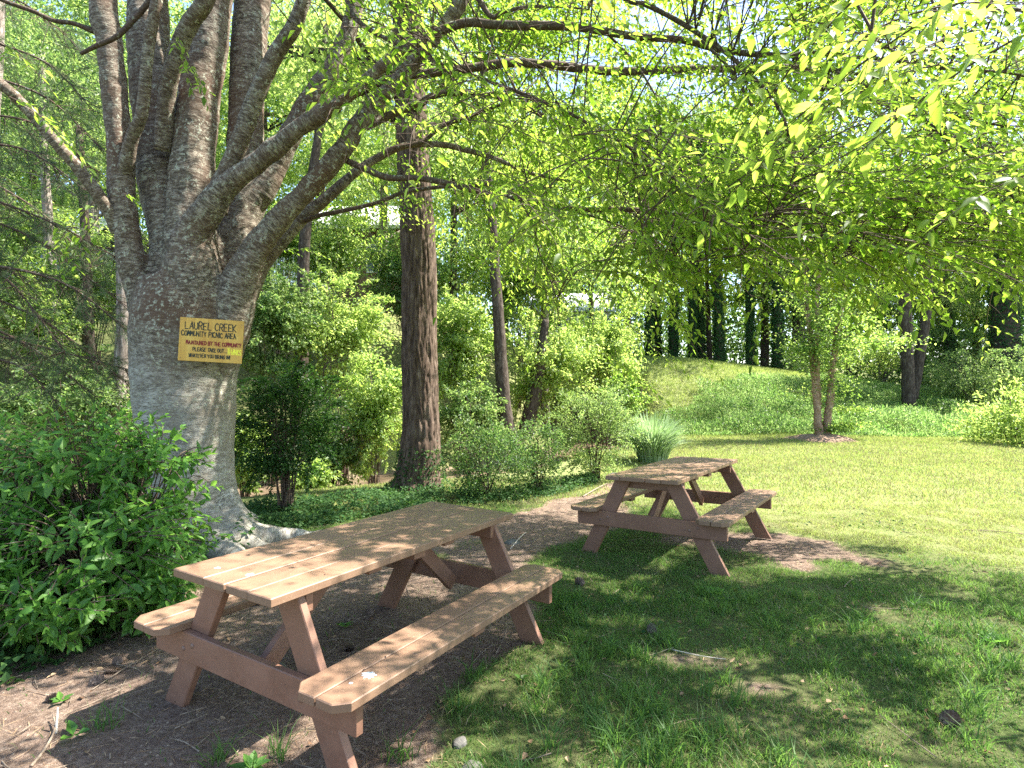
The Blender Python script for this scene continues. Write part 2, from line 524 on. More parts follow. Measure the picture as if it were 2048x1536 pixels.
def ground_mat():
    m, t, out = nt("soil_and_turf")
    geo = t.nodes.new("ShaderNodeNewGeometry"); v = geo.outputs['Position']
    a = node(t, "ShaderNodeAttribute", attribute_name='dirt')
    nf = noise_n(t, v, 38, 6, .75); nm = noise_n(t, v, 6, 5, .65); nl = noise_n(t, v, 1.1, 4); ng = noise_n(t, v, 140, 3, .7)
    soil = ramp(t, [(.32, (.070, .045, .032)), (.5, (.20, .142, .105)), (.7, (.40, .31, .24))], nf)
    soil = mixc(t, ramp(t, [(.38, (0, 0, 0)), (.62, (.7, .7, .7))], nm), soil, (.15, .10, .075))
    soil = mixc(t, ramp(t, [(.55, (0, 0, 0)), (.68, (.6, .6, .6))], ng), soil, (.40, .32, .27))
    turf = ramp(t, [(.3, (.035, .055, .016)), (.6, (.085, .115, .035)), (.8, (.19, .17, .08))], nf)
    bl = node(t, "ShaderNodeAttribute", attribute_name='sunlit_tone')
    sun_turf = ramp(t, [(.3, (.12, .15, .045)), (.55, (.24, .27, .10)), (.8, (.36, .33, .18))], nf)  # lighter turf, open sunlight put into its colour
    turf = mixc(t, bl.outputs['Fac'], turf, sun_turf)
    turf = mixc(t, ramp(t, [(.4, (0, 0, 0)), (.65, (.6, .6, .6))], nl), turf, (.15, .135, .07))
    ad = node(t, "ShaderNodeMath", operation='MULTIPLY_ADD')
    t.links.new(nm, ad.inputs[0]); ad.inputs[1].default_value = .5
    sb = node(t, "ShaderNodeMath", operation='SUBTRACT'); t.links.new(a.outputs['Fac'], sb.inputs[0]); sb.inputs[1].default_value = .25
    t.links.new(sb.outputs[0], ad.inputs[2])
    f = ramp(t, [(.38, (0, 0, 0)), (.58, (1, 1, 1))], ad.outputs[0])
    c = mixc(t, f, turf, soil)
    h = node(t, "ShaderNodeMath", operation='ADD'); t.links.new(nf, h.inputs[0]); t.links.new(nm, h.inputs[1])
    princ(t, out, c, .95, .1, bump(t, h.outputs[0], .9, .035))
    return m
M['ground'] = ground_mat()

# ------------------------------------------------------------------ terrain
CREEK = [(-40, 0), (-20, 6.2), (-9, 11.2), (-3.9, 14.2), (1.4, 17.9), (3.2, 21.5), (3.4, 27), (0, 38), (-6, 60)]
def base_line(x):
    return np.interp(x, [-40, -20, -9, -3.9, 1.4, 4.5, 60], [3, 9, 13, 16, 19.3, 20.0, 20.0])
def far_h(x):
    return np.interp(x, [-60, -30, -5, 3, 7, 9.7, 12.3, 15, 17.6, 20, 28, 60], [8, 6.5, 5.2, 4.2, 3.65, 3.45, 3.1, 2.75, 2.3, 1.8, 1.5, 2.5])
def terrain(P):
    P = np.atleast_2d(np.asarray(P, float)); x, y = P[:, 0], P[:, 1]
    b = base_line(x)
    z = far_h(x) * sstep(b - .3, b + 11.5, y) ** 0.9
    z = z + sstep(35, 90, y) * 4
    z = z + (vnoise(P[:, :2], .35, 2, 3) - .5) * .22 * sstep(7, 16, y)
    d = seg_dist(P, CREEK)
    nearside = (y < np.interp(x, [c[0] for c in CREEK[:6]], [c[1] for c in CREEK[:6]])) & (x < 3)
    w = sstep(.9, np.where(nearside, 3.2 + 1.6 * sstep(2.5, 0, x), 3.2), d)
    z = z * w - .95 * (1 - w)
    # trodden soil under and round the first table, small lumps
    near = 1 - sstep(7, 12, y)
    z = z + near * ((vnoise(P[:, :2], 1.6, 2, 5) - .5) * .035 + (vnoise(P[:, :2], 7, 2, 6) - .5) * .018)
    hol = np.exp(-((x + .9) ** 2 / 1.2 + (y - 2.9) ** 2 / 1.4))
    return z - .02 * hol
def tz(x, y):
    return float(terrain([[x, y]])[0])
def on_ground(px, py):
    d = ray(px, py)
    ys = np.concatenate([np.arange(1.2, 60, .05)])
    P = np.array([0, 0, CAM_H]) + d * ys[:, None]
    g = terrain(P[:, :2])
    k = np.argmax(P[:, 2] < g)
    if k == 0: k = len(ys) - 1
    return np.array([P[k, 0], P[k, 1], g[k]])
def gp(px, py):
    """ground point on the flat lawn seen at a pixel"""
    d = ray(px, py); t = -CAM_H / d[2]
    return (d[0] * t, t)

DIRT_POLY = [gp(*p) for p in [(-700, 1536), (-400, 1330), (0, 1330), (300, 1240), (420, 1150), (560, 1090), (830, 1060), (960, 1045), (1180, 985), (1230, 960), (1290, 985), (1240, 1050), (1150, 1075), (1080, 1130), (1060, 1220), (1040, 1290), (960, 1330), (900, 1400), (890, 1480), (860, 1536), (860, 2200), (-700, 2200)]]
def dirt(P):
    P = np.atleast_2d(P)[:, :2]
    ins = inpoly(P, DIRT_POLY).astype(float)
    ed = seg_dist(P, DIRT_POLY + DIRT_POLY[:1])
    v = .5 + np.where(ins > 0, 1, -1) * np.minimum(ed / .45, .5)
    for (px, py, rx, ry, s) in [(1530, 1085, .7, .5, 1.1), (1640, 1110, .6, .4, .9), (1740, 1130, .35, .2, .5), (1230, 1050, .9, .9, .7), (1420, 1120, .4, .3, .6), (1600, 1140, .3, .2, .6), (1340, 1085, .6, .5, .6), (1450, 1320, .35, .18, .35),
                                (1350, 1310, .3, .15, .35), (1180, 1400, .25, .2, .3), (1560, 1375, .3, .12, .4), (1060, 1480, .2, .15, .4), (1645, 885, 1.0, .6, .8), (850, 985, .8, .5, .5), (1100, 1010, 1.0, 1.0, .4)]:
        c = gp(px, py)
        v = v + s * np.exp(-(((P[:, 0] - c[0]) / rx) ** 2 + ((P[:, 1] - c[1]) / ry) ** 2))
    v = v + (vnoise(P, 2.2, 3, 8) - .5) * .95
    # creek bed and steep banks are bare
    v = v - .3 * sstep(3.8, 5.5, P[:, 1]) * (P[:, 1] < 9.5)
    d = seg_dist(P, CREEK)
    v = np.maximum(v, 1.1 - sstep(.8, 2.6, d) * 1.2)
    return np.clip(v, 0, 1)

def sunlit_tone(P):
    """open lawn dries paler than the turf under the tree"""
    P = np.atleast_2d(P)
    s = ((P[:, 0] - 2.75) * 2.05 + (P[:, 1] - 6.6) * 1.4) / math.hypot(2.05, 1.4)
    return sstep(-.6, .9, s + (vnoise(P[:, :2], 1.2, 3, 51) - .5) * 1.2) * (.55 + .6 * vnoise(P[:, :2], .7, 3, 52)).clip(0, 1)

def build_ground():
    ys = np.concatenate([np.arange(-6, 1, .25), np.arange(1, 7.5, .045), np.arange(7.5, 14, .12), np.arange(14, 40, .3), np.arange(40, 110, 3), np.geomspace(110, 700, 10)])
    tx = np.concatenate([-np.geomspace(700, 24, 12), np.arange(-22, -8, .4), np.arange(-8, -3.2, .12), np.arange(-3.2, 4.2, .045), np.arange(4.2, 12, .14), np.arange(12, 28, .4), np.geomspace(30, 700, 12)])
    X, Y = np.meshgrid(tx, ys)
    P = np.stack([X.ravel(), Y.ravel()], 1)
    V = np.concatenate([P, terrain(P)[:, None]], 1)
    nx, ny = len(tx), len(ys)
    i = (np.arange(ny - 1)[:, None] * nx + np.arange(nx - 1)[None, :]).ravel()
    F = np.stack([i, i + 1, i + nx + 1, i + nx], 1)
    o = mesh("ground", V, F, M['ground'], None, True, {'dirt': ('POINT', 'FLOAT', dirt(P)), 'sunlit_tone': ('POINT', 'FLOAT', sunlit_tone(P))})
    tag(o, kind='structure')
build_ground()

def build_water():
    C = smooth_path(np.array(CREEK), 90)
    T = np.gradient(C, axis=0); T = unit(T); Nn = np.stack([-T[:, 1], T[:, 0]], 1)
    V = []
    for s in (-2.3, -1.1, 0, 1.1, 2.3):
        V.append(np.concatenate([C + Nn * s, np.full((len(C), 1), -.72)], 1))
    V = np.stack(V, 1).reshape(-1, 3)
    i = (np.arange(len(C) - 1)[:, None] * 5 + np.arange(4)[None, :]).ravel()
    F = np.stack([i, i + 5, i + 6, i + 1], 1)
    tag(mesh("creek_water", V, F, M['water'], None, True), kind='structure')
build_water()

# ------------------------------------------------------------------ picnic tables
def box_verts(x0, x1, y0, y1, z0, z1, bev=.004, ends=None):
    """softly bevelled board along y; chamfered corners given by ends=(c_x0y0, c_x1y0, c_x1y1, c_x0y1)"""
    c = ends or (0, 0, 0, 0)
    poly = []
    corners = [((x0, y0), (0, 1), (1, 0)), ((x1, y0), (-1, 0), (0, 1)), ((x1, y1), (0, -1), (-1, 0)), ((x0, y1), (1, 0), (0, -1))]
    for (p, dprev, dnext), cc in zip(corners, c):
        k = max(cc, .0025)
        poly.append((p[0] + dprev[0] * k, p[1] + dprev[1] * k))
        poly.append((p[0] + dnext[0] * k, p[1] + dnext[1] * k))
    poly = np.array(poly); n = len(poly)
    cen = np.array([(x0 + x1) / 2, (y0 + y1) / 2])
    def inset(b):
        half = np.array([(x1 - x0) / 2, (y1 - y0) / 2])
        return cen + (poly - cen) * ((half - b) / half)
    rings = [(inset(bev), z0), (poly, z0 + bev), (poly, z1 - bev), (inset(bev), z1)]
    V = np.concatenate([np.concatenate([q, np.full((n, 1), z)], 1) for q, z in rings])
    F4 = []
    for r in range(3):
        for j in range(n):
            k = (j + 1) % n
            F4.append((r * n + j, r * n + k, (r + 1) * n + k, (r + 1) * n + j))
    return V, [np.array(F4), np.array([list(range(n))[::-1], list(range(3 * n, 4 * n))])]

def slab(p0, p1, w, th, cutz0=None, cutz1=None):
    """board in the x-z plane from p0 to p1 (x,z), w wide, th thick in y (centred on 0), ends cut level"""
    p0 = np.array(p0); p1 = np.array(p1)
    d = (p1 - p0) / np.linalg.norm(p1 - p0)
    hw = w / abs(d[1]) / 2
    b = .004
    V = []
    for y, ins in ((-th / 2, b), (-th / 2 + b, 0), (th / 2 - b, 0), (th / 2, b)):
        for (p, sx, sz) in ((p0, -1, 1), (p0, 1, 1), (p1, 1, -1), (p1, -1, -1)):
            V.append((p[0] + sx * (hw - ins), y, p[1] + sz * ins))
    F = []
    for r in range(3):
        for j in range(4):
            k = (j + 1) % 4
            F.append((r * 4 + j, r * 4 + k, r * 4 + 4 + k, r * 4 + 4 + j))
    F += [(3, 2, 1, 0), (12, 13, 14, 15)]
    return np.array(V), [np.array(F)]

def picnic_table(label, plank_w, loc, yaw, tilt, width):
    t = thing('picnic_table', label, 'picnic table', loc, 'brown picnic tables on the grass')
    t.rotation_euler = (tilt[1], -tilt[0], -yaw)
    Lh, ht, hb, S, Wb, th = .933, .754, .436, .752, .283, .038
    def part(name, V, F, mat=M['paint'], smooth=False):
        if tilt: pass
        me = mesh(name, V, F, mat, None, smooth)
        me.parent = t
        return me
    # table top planks
    x = -width / 2
    gaps = .008
    tot = sum(plank_w); sc = (width - gaps * (len(plank_w) - 1)) / tot
    for i, w in enumerate(plank_w):
        w *= sc
        e = [0, -.004, .003, -.002][i % 4]
        V, F = box_verts(x, x + w, -Lh + e, Lh + e * .5, ht - th + [0, .001, -.001, 0][i % 4], ht + [0, .001, -.0015, 0][i % 4])
        part('tabletop_plank', V, F, M['painttop'])
        x += w + gaps
    # benches
    for s in (-1, 1):
        w = (Wb - .007) / 2
        xi = S - Wb
        for k in (0, 1):
            a = xi + k * (w + .007); b = a + w
            x0, x1 = (a, b) if s > 0 else (-b, -a)
            outer = k == 1
            c = .05
            if (s > 0) == outer: ends = (0, c, c, 0)
            else: ends = (c, 0, 0, c)
            V, F = box_verts(x0, x1, -Lh + .002 * k, Lh - .003 * k, hb - th, hb, .004, ends)
            part('bench_plank', V, F, M['painttop'])
        # block joining the two bench boards at mid length
        V, F = box_verts(s * .61 - .115, s * .61 + .115, -.045, .045, hb - th - .039, hb - th - .001)
        part('bench_cleat', V, F)
    for e in (-1, 1):
        # seat support beam across, outside of the legs
        yb = e * .80
        V, F = box_verts(-.712, .712, yb - th / 2, yb + th / 2, hb - th - .141, hb - th - .001)
        beam = part('support_beam', V, F)
        for s in (-1, 1):
            yl = e * (.80 - th - .001)
            V, F = slab((s * .637, -.05), (s * .235, ht - th - .001), .14, th)
            V = V + [0, yl, 0]
            part('leg', V, F)
            for bx in (-.035, .04):
                th_ = np.linspace(0, 2 * np.pi, 10, endpoint=False)
                cx, cz = s * (.43) + bx, hb - th - .07 + bx * .4
                y0, y1 = e * (.80 + th / 2 + .0005), e * (.80 + th / 2 + .005)
                r0 = np.stack([cx + .014 * np.cos(th_), np.full(10, y0), cz + .014 * np.sin(th_)], 1)
                r1 = np.stack([cx + .011 * np.cos(th_), np.full(10, y1), cz + .011 * np.sin(th_)], 1)
                j = np.arange(10); k = (j + 1) % 10
                V = np.concatenate([r0, r1]); F = [np.stack([j, k, 10 + k, 10 + j], 1), np.array([list(range(10, 20))])]
                bo = part('bolt', V, F, M['bolt'], True)
                bo.parent = beam
        # cleat under the top beside the legs
        yc = e * (.80 - 2 * th - .003)
        V, F = box_verts(-.325, .325, yc - th / 2, yc + th / 2, ht - th - .09, ht - th - .001)
        part('top_cleat', V, F)
        # diagonal brace from the beam up to the middle of the top
        yy0, z0, yy1, z1 = e * .725, .275, e * .30, ht - th - .045
        d = np.array([yy1 - yy0, z1 - z0]); d /= np.linalg.norm(d)
        n = np.array([-d[1], d[0]]) * .0445
        pts = [(yy0, z0), (yy1, z1)]
        V = []
        for xx in (-.019, .019):
            V += [(xx, yy0 + n[0], z0 + n[1]), (xx, yy0 - n[0], z0 - n[1]), (xx, yy1 - n[0], z1 - n[1]), (xx, yy1 + n[0], z1 + n[1])]
        F = [np.array([(0, 1, 2, 3), (7, 6, 5, 4), (0, 4, 5, 1), (1, 5, 6, 2), (2, 6, 7, 3), (3, 7, 4, 0)])]
        part('brace', np.array(V), F)
    V, F = box_verts(-.33, .33, -.045, .045, ht - th - .039, ht - th - .001)
    part('top_cleat', V, F)
    for s in (-1, 1):
        V, F = box_verts(-.30, .30, s * .30 - .045, s * .30 + .045, ht - th - .039, ht - th - .001)
        part('top_cleat', V, F)
    return t, part

t1, part1 = picnic_table('nearer brown painted picnic table with white splats on its seat, beside the big grey trunk', [.235, .145, .145, .15], (-.789, 3.283, 0), .543, (-.018, .005), .706)
t2, part2 = picnic_table('smaller looking farther brown picnic table at the edge of the sunny lawn', [.145, .235, .145, .15], (1.705, 5.88, .054), .634, (.014, .008), .69)

def splat(part, cx, cy, z, r, seed, name='white_splat', n=28, label=None, mat=None):
    rg = np.random.default_rng(seed)
    th = np.linspace(0, 2 * np.pi, n, endpoint=False)
    rr = r * (.55 + .5 * rg.random(n) ** 1.5)
    top = np.stack([cx + rr * np.cos(th) * 1.1, cy + rr * np.sin(th), np.full(n, z + .0008)], 1)
    mid = np.stack([cx + rr * .6 * np.cos(th) * 1.1, cy + rr * .6 * np.sin(th), z + .0015 + .0012 * rg.random(n)], 1)
    V = np.concatenate([top, mid, [[cx, cy, z + .002]]])
    j = np.arange(n); k = (j + 1) % n
    F = [np.stack([j, k, n + k, n + j], 1), np.stack([n + j, n + k, np.full(n, 2 * n)], 1)]
    o = part(name, V, F, mat or M['dropping'], True)
    if label: o['label'] = label
    return o
splat(part1, .66, -.70, .436, .034, 3, label='white spattered bird dropping on the bench')
splat(part1, .645, -.785, .436, .009, 4, n=12)
splat(part1, -.19, -.82, .754, .016, 5, n=14)
splat(part1, .02, -.80, .7545, .022, 6, n=16)
for (x, y, z, r) in [(.612, -.68, .4365, .008), (.605, -.55, .4365, .006), (.20, -.25, .7545, .009), (.30, -.62, .7545, .005), (.66, .12, .4365, .004), (.55, .1, .4365, .004), (.69, .35, .4365, .005)]:
    splat(part1, x, y, z, r, int(abs(x * 1000)), 'dark_speck', 9, None, M['knot'])

# ------------------------------------------------------------------ the big multi-stemmed shade tree
TD = 6.05
def limb(pts, D0, D1, n=26):
    """(px,py,width px) control points with depth running D0 -> D1"""
    k = len(pts); out = []
    for i, (px, py, w) in enumerate(pts):
        D = D0 + (D1 - D0) * i / (k - 1)
        p = at(px, py, D)
        out.append((*p, w / 2 * D / FPX))
    return smooth_path(out, n)

MAJOR = [
    limb([(405, 1130, 235), (398, 1085, 195), (392, 1030, 160), (384, 960, 158), (377, 900, 166), (372, 820, 180), (372, 740, 192), (380, 670, 212), (385, 610, 205), (388, 560, 175)], TD, TD, 40),
    # left pale stem
    limb([(360, 800, 40), (345, 750, 70), (318, 690, 70), (292, 625, 58), (277, 580, 52), (262, 508, 52), (248, 391, 50), (240, 273, 48), (229, 156, 46), (216, 59, 47), (209, 0, 46), (200, -150, 42), (180, -450, 30)], 5.95, 5.8, 40),
    # centre stems
    limb([(372, 690, 80), (362, 560, 100), (346, 480, 84), (326, 390, 80), (313, 273, 76), (305, 156, 76), (300, 60, 76), (298, 0, 74), (290, -200, 64), (270, -500, 48)], 6.1, 6.5, 40),
    limb([(385, 690, 80), (384, 560, 112), (382, 480, 94), (384, 390, 84), (392, 273, 80), (406, 156, 76), (420, 78, 70), (430, 0, 68), (450, -200, 58), (480, -500, 44)], 6.0, 6.2, 40),
    # dark stem right of centre
    limb([(415, 720, 40), (456, 620, 74), (474, 520, 70), (486, 430, 68), (491, 330, 72), (494, 234, 66), (498, 156, 66), (502, 78, 66), (510, 0, 68), (525, -200, 56), (540, -500, 40)], 6.25, 6.7, 40),
    # limb F
    limb([(385, 600, 120), (382, 520, 96), (385, 470, 70), (412, 425, 62), (441, 385, 56), (488, 344, 46), (539, 305, 42), (586, 265, 36), (640, 228, 34), (700, 188, 30), (760, 140, 28), (803, 100, 28), (870, 70, 20)], 5.85, 5.3, 44),
    # stem G
    limb([(420, 640, 40), (450, 560, 76), (470, 480, 72), (500, 415, 60), (530, 370, 54), (565, 300, 46), (600, 236, 42), (640, 175, 40), (675, 120, 38), (702, 55, 36), (718, -20, 32), (740, -200, 28), (760, -450, 20)], 6.3, 6.7, 40),
    # limb I
    limb([(400, 800, 40), (425, 730, 80), (450, 660, 92), (472, 590, 76), (495, 530, 62), (520, 486, 52), (552, 448, 46), (595, 400, 42), (641, 352, 40), (690, 294, 38), (717, 250, 37), (756, 203, 37), (795, 164, 36), (850, 100, 34), (900, 40, 30), (940, -30, 28), (1040, -220, 22)], 6.0, 5.6, 48),
]
BR = {   # traced branches: (points, depth start, depth end)
    'a2': ([(250, 345, 32), (256, 318, 28), (266, 273, 25), (285, 227, 23), (293, 156, 22), (301, 78, 23), (316, 0, 22), (335, -120, 18)], 5.85, 5.3),
    'a3': ([(164, 105, 7), (195, 90, 9), (234, 74, 10), (266, 43, 11), (297, 8, 12), (330, -40, 13)], 5.55, 5.45),
    'b': ([(240, 460, 34), (223, 426, 28), (195, 383, 25), (156, 332, 24), (117, 289, 23), (78, 242, 22), (39, 199, 22), (0, 164, 21), (-150, 60, 18)], 5.9, 5.1),
    'b2': ([(190, 60, 12), (150, 45, 9), (110, 38, 9), (70, 20, 8), (20, 2, 8), (-60, -30, 6)], 5.8, 5.4),
    'd2': ([(328, 300, 36), (331, 250, 34), (335, 195, 32), (344, 148, 32), (359, 98, 33), (375, 59, 33), (395, 27, 33), (414, 0, 32), (450, -90, 26)], 6.0, 5.4),
    'e2': ([(430, 420, 50), (445, 371, 42), (469, 312, 37), (492, 250, 34), (516, 187, 33), (539, 133, 32), (566, 86, 31), (590, 51, 30), (609, 0, 28), (640, -100, 22)], 5.85, 5.3),
    'h1': ([(800, 105, 26), (850, 76, 20), (930, 46, 17), (990, 49, 17), (1070, 51, 17), (1150, 54, 16), (1264, 72, 15), (1378, 84, 13), (1456, 103, 12), (1581, 113, 11), (1632, 107, 9), (1730, 117, 8), (1808, 127, 8), (1886, 139, 7), (1964, 146, 6), (2023, 152, 5), (2120, 175, 4)], 5.4, 4.6),
    'h1b': ([(1581, 113, 8), (1652, 135, 7), (1761, 162, 5), (1808, 191, 5), (1886, 227, 4), (1984, 250, 4), (2042, 256, 3), (2130, 262, 2)], 4.95, 4.4),
    'h1c': ([(1620, 122, 7), (1663, 141, 8), (1741, 180, 8), (1808, 215, 8), (1886, 270, 8), (1964, 332, 7), (2003, 371, 6), (2046, 422, 5), (2100, 510, 3)], 4.95, 4.2),
    'h2': ([(640, 232, 26), (690, 192, 22), (737, 176, 18), (803, 152, 17), (860, 146, 17), (950, 134, 17), (1026, 127, 17), (1108, 129, 17), (1166, 137, 17), (1264, 145, 16), (1400, 140, 15), (1495, 139, 14), (1605, 135, 12), (1652, 156, 8), (1683, 176, 8), (1749, 203, 7), (1827, 234, 6), (1900, 280, 4)], 5.65, 6.2),
    'j': ([(470, 640, 50), (505, 565, 40), (527, 527, 30), (566, 480, 27), (605, 437, 25), (664, 387, 22), (717, 340, 18), (764, 312, 15), (819, 291, 13), (893, 291, 12), (940, 301, 11), (991, 316, 9), (1060, 345, 7), (1130, 360, 5), (1220, 372, 4)], 6.1, 6.6),
    'j2': ([(612, 440, 10), (640, 430, 9), (678, 422, 9), (756, 406, 8), (807, 387, 8), (873, 375, 8), (944, 371, 7), (1014, 365, 6), (1100, 378, 4)], 6.2, 6.0),
    'k': ([(668, 312, 16), (695, 321, 13), (729, 336, 13), (776, 355, 13), (834, 357, 12), (905, 369, 12), (991, 389, 12), (1069, 402, 11), (1147, 418, 11), (1264, 422, 10), (1342, 430, 9), (1417, 432, 8), (1464, 436, 8), (1550, 430, 6), (1644, 428, 5), (1749, 425, 5), (1808, 430, 4), (1886, 455, 4), (2003, 467, 3), (2080, 490, 2)], 5.9, 5.1),
    'k2': ([(1464, 436, 7), (1519, 443, 6), (1573, 451, 6), (1652, 469, 5), (1710, 482, 5), (1769, 492, 4), (1847, 506, 4), (1925, 523, 3), (2048, 570, 2)], 5.45, 5.0),
    'k3': ([(1041, 400, 4), (1069, 457, 4), (1080, 508, 3), (1108, 578, 3), (1120, 640, 2)], 5.6, 5.5),
    'k4': ([(1130, 418, 5), (1220, 445, 4), (1290, 480, 4), (1340, 520, 3), (1400, 545, 3), (1460, 560, 2)], 5.6, 5.0),
    'l': ([(690, -20, 11), (713, 35, 10), (764, 70, 9), (834, 102, 9), (893, 131, 8), (952, 152, 8), (1010, 176, 8), (1069, 199, 7), (1127, 223, 7), (1186, 254, 6), (1244, 289, 5), (1284, 312, 4), (1323, 352, 4), (1381, 391, 3), (1440, 440, 2)], 5.2, 3.5),
    'm': ([(1180, -60, 11), (1256, 0, 10), (1300, 12, 10), (1378, 55, 10), (1456, 109, 9), (1503, 150, 8), (1534, 182, 7), (1566, 230, 6), (1581, 285, 6), (1591, 367, 5), (1558, 422, 4), (1530, 453, 3), (1480, 512, 2)], 4.9, 4.3),
    'm2': ([(1405, 82, 6), (1464, 141, 6), (1495, 195, 5), (1534, 262, 5), (1556, 303, 4), (1562, 330, 3)], 4.6, 4.4),
    'n': ([(1209, 60, 6), (1264, 117, 5), (1303, 176, 4), (1319, 215, 4), (1323, 281, 3), (1318, 330, 2)], 5.2, 5.0),
    'o': ([(819, 290, 9), (850, 281, 8), (893, 250, 8), (950, 228, 7), (1010, 208, 5), (1080, 200, 3)], 6.3, 6.6),
    'p': ([(735, 250, 20), (775, 232, 16), (834, 207, 15), (893, 186, 13), (980, 190, 11), (1050, 213, 10), (1100, 237, 9), (1147, 260, 8), (1230, 330, 5), (1290, 400, 4)], 5.9, 6.8),
    'q': ([(1534, 182, 5), (1640, 181, 5), (1660, 176, 4), (1720, 190, 3)], 4.5, 4.4),
    'r': ([(2140, 60, 8), (2010, 20, 7), (1900, 70, 5), (1830, 110, 4), (1770, 95, 3), (1740, 60, 2)], 2.6, 2.2),
    's': ([(2200, 330, 7), (2060, 370, 6), (2000, 390, 5), (1960, 470, 4), (1900, 480, 3), (1750, 505, 3), (1640, 480, 2)], 4.4, 4.6),
    't': ([(930, -60, 14), (980, 30, 10), (1010, 25, 8), (1060, 15, 7), (1120, 14, 5), (1180, 20, 3)], 5.6, 5.2),
}
OVER = []          # overhead limbs that carry the part of the crown above and behind the camera
for (a, b, r0) in [((-2.2, 5.8, 7.0), (5.5, 4.5, 6.3), .09), ((-2.0, 6.0, 7.2), (6.8, 6.8, 6.2), .09), ((-2.8, 5.6, 7.5), (3.0, 2.0, 6.6), .08), ((-3.4, 5.5, 8.0), (0.0, 1.0, 7.2), .08),
                   ((-3.6, 5.8, 8.3), (-5.5, 2.5, 7.4), .08), ((-2.6, 6.2, 8.6), (3.0, 7.5, 9.0), .09), ((-3.0, 6.6, 8.0), (-1.5, 11.5, 8.4), .08), ((-3.9, 6.5, 8.0), (-8.5, 8, 7.2), .08), ((-2.0, 5.9, 7.6), (7.2, 3.0, 6.0), .08)]:
    a = np.array(a); b = np.array(b); mid = (a + b) / 2 + [0, 0, .7]; m2 = a * .25 + b * .75 + [0, 0, .45]
    OVER.append(smooth_path(np.array([(*a, r0), (*(a * .75 + b * .25 + [0, 0, .5]), r0 * .8), (*mid, r0 * .6), (*m2, r0 * .4), (*b, r0 * .15)]), 22))

tree = thing('shade_tree', 'huge grey many-stemmed shade tree carrying the yellow sign and overhanging both tables', 'tree', at(400, 1090, TD) * [1, 1, 0])
def build_trunk():
    acc = Acc(); axes = []
    for i, L_ in enumerate(MAJOR):
        V, F, bc = tube(L_[:, :3], L_[:, 3], 24); acc.add(V, F, bc); axes.append(L_)
    b = np.array(tree.location)
    # root flare and surface roots
    roots = [[(.0, -.05, .45, .30), (.30, -.32, .12, .17), (.55, -.50, .02, .10), (.78, -.66, -.05, .05)],
             [(.1, .0, .45, .28), (.45, -.10, .15, .17), (.80, -.05, .05, .10), (1.3, .12, .03, .075), (1.9, .35, .01, .06), (2.6, .5, -.05, .04)],
             [(0, 0, .45, .28), (-.15, -.45, .12, .16), (-.25, -.75, .0, .10), (-.32, -1.0, -.07, .05)],
             [(0, 0, .45, .28), (-.45, -.2, .12, .18), (-.85, -.3, -.03, .08)],
             [(0, 0, .45, .28), (.1, .5, .1, .18), (.2, .9, -.05, .08)],
             [(.05, 0, .4, .26), (.45, -.24, .14, .14), (.72, -.28, .05, .08), (1.05, -.30, .0, .05), (1.35, -.22, -.05, .03)]]
    for rt in roots:
        L_ = smooth_path([(b[0] + p[0], b[1] + p[1], p[2], p[3]) for p in rt], 22)
        V, F, bc = tube(L_[:, :3], L_[:, 3], 16); acc.add(V, F, bc); axes.append(L_)
    ob = acc.build('trunk_source', M['beech'], None, True, False)
    md = ob.modifiers.new('r', 'REMESH'); md.mode = 'VOXEL'; md.voxel_size = .024; md.use_smooth_shade = True
    sm = ob.modifiers.new('s', 'SMOOTH'); sm.factor = .6; sm.iterations = 5
    dg = bpy.context.evaluated_depsgraph_get()
    me = bpy.data.meshes.new_from_object(ob.evaluated_get(dg))
    bpy.data.objects.remove(ob, do_unlink=True)
    n = len(me.vertices); V = np.zeros(n * 3, np.float32); me.vertices.foreach_get("co", V); V = V.reshape(-1, 3).astype(float)
    N = np.zeros(n * 3, np.float32); me.vertices.foreach_get("normal", N); N = N.reshape(-1, 3).astype(float)
    best = np.full(n, 1e9); bc = np.zeros((n, 3))
    for L_ in axes:
        C = L_[:, :3]; T, A, B = frames(C)
        s = np.concatenate([[0], np.cumsum(np.linalg.norm(np.diff(C, axis=0), axis=1))])
        for i in range(0, len(C)):
            d = V - C[i]
            q = np.linalg.norm(d, axis=1) - L_[i, 3]
            k = q < best
            best[k] = q[k]
            dk = d[k]
            bc[k] = np.stack([dk @ A[i], dk @ B[i], dk @ T[i] + s[i]], 1)
    low = np.clip((1.0 - V[:, 2]) / 1.0, 0, 1)
    disp = (vnoise(V, 3.2, 3, 2) - .5) * .05 + (vnoise(V * [1, 1, .5], 9, 2, 4) - .5) * .02
    # vertical fluting near the foot and below the forks
    disp += (vnoise(np.stack([V[:, 0] * 3.4, V[:, 1] * 3.4, V[:, 2] * .45], 1), 1, 2, 7) - .5) * (.10 * low + .03)
    # wrinkles across the stem
    disp += (vnoise(bc * [5, 5, 26], 1, 2, 9) - .5) * .010
    V = V + N * disp[:, None]
    me.vertices.foreach_set("co", (V - np.array(tree.location)).astype(np.float32).ravel())
    at_ = me.attributes.new('bark', 'FLOAT_VECTOR', 'POINT'); at_.data.foreach_set('vector', bc.astype(np.float32).ravel())
    me.materials.clear(); me.materials.append(M['beech'])
    me.update()
    me.name = 'trunk'
    o = bpy.data.objects.new('trunk', me); COL.objects.link(o); o.parent = tree
    return o
trunk = build_trunk()

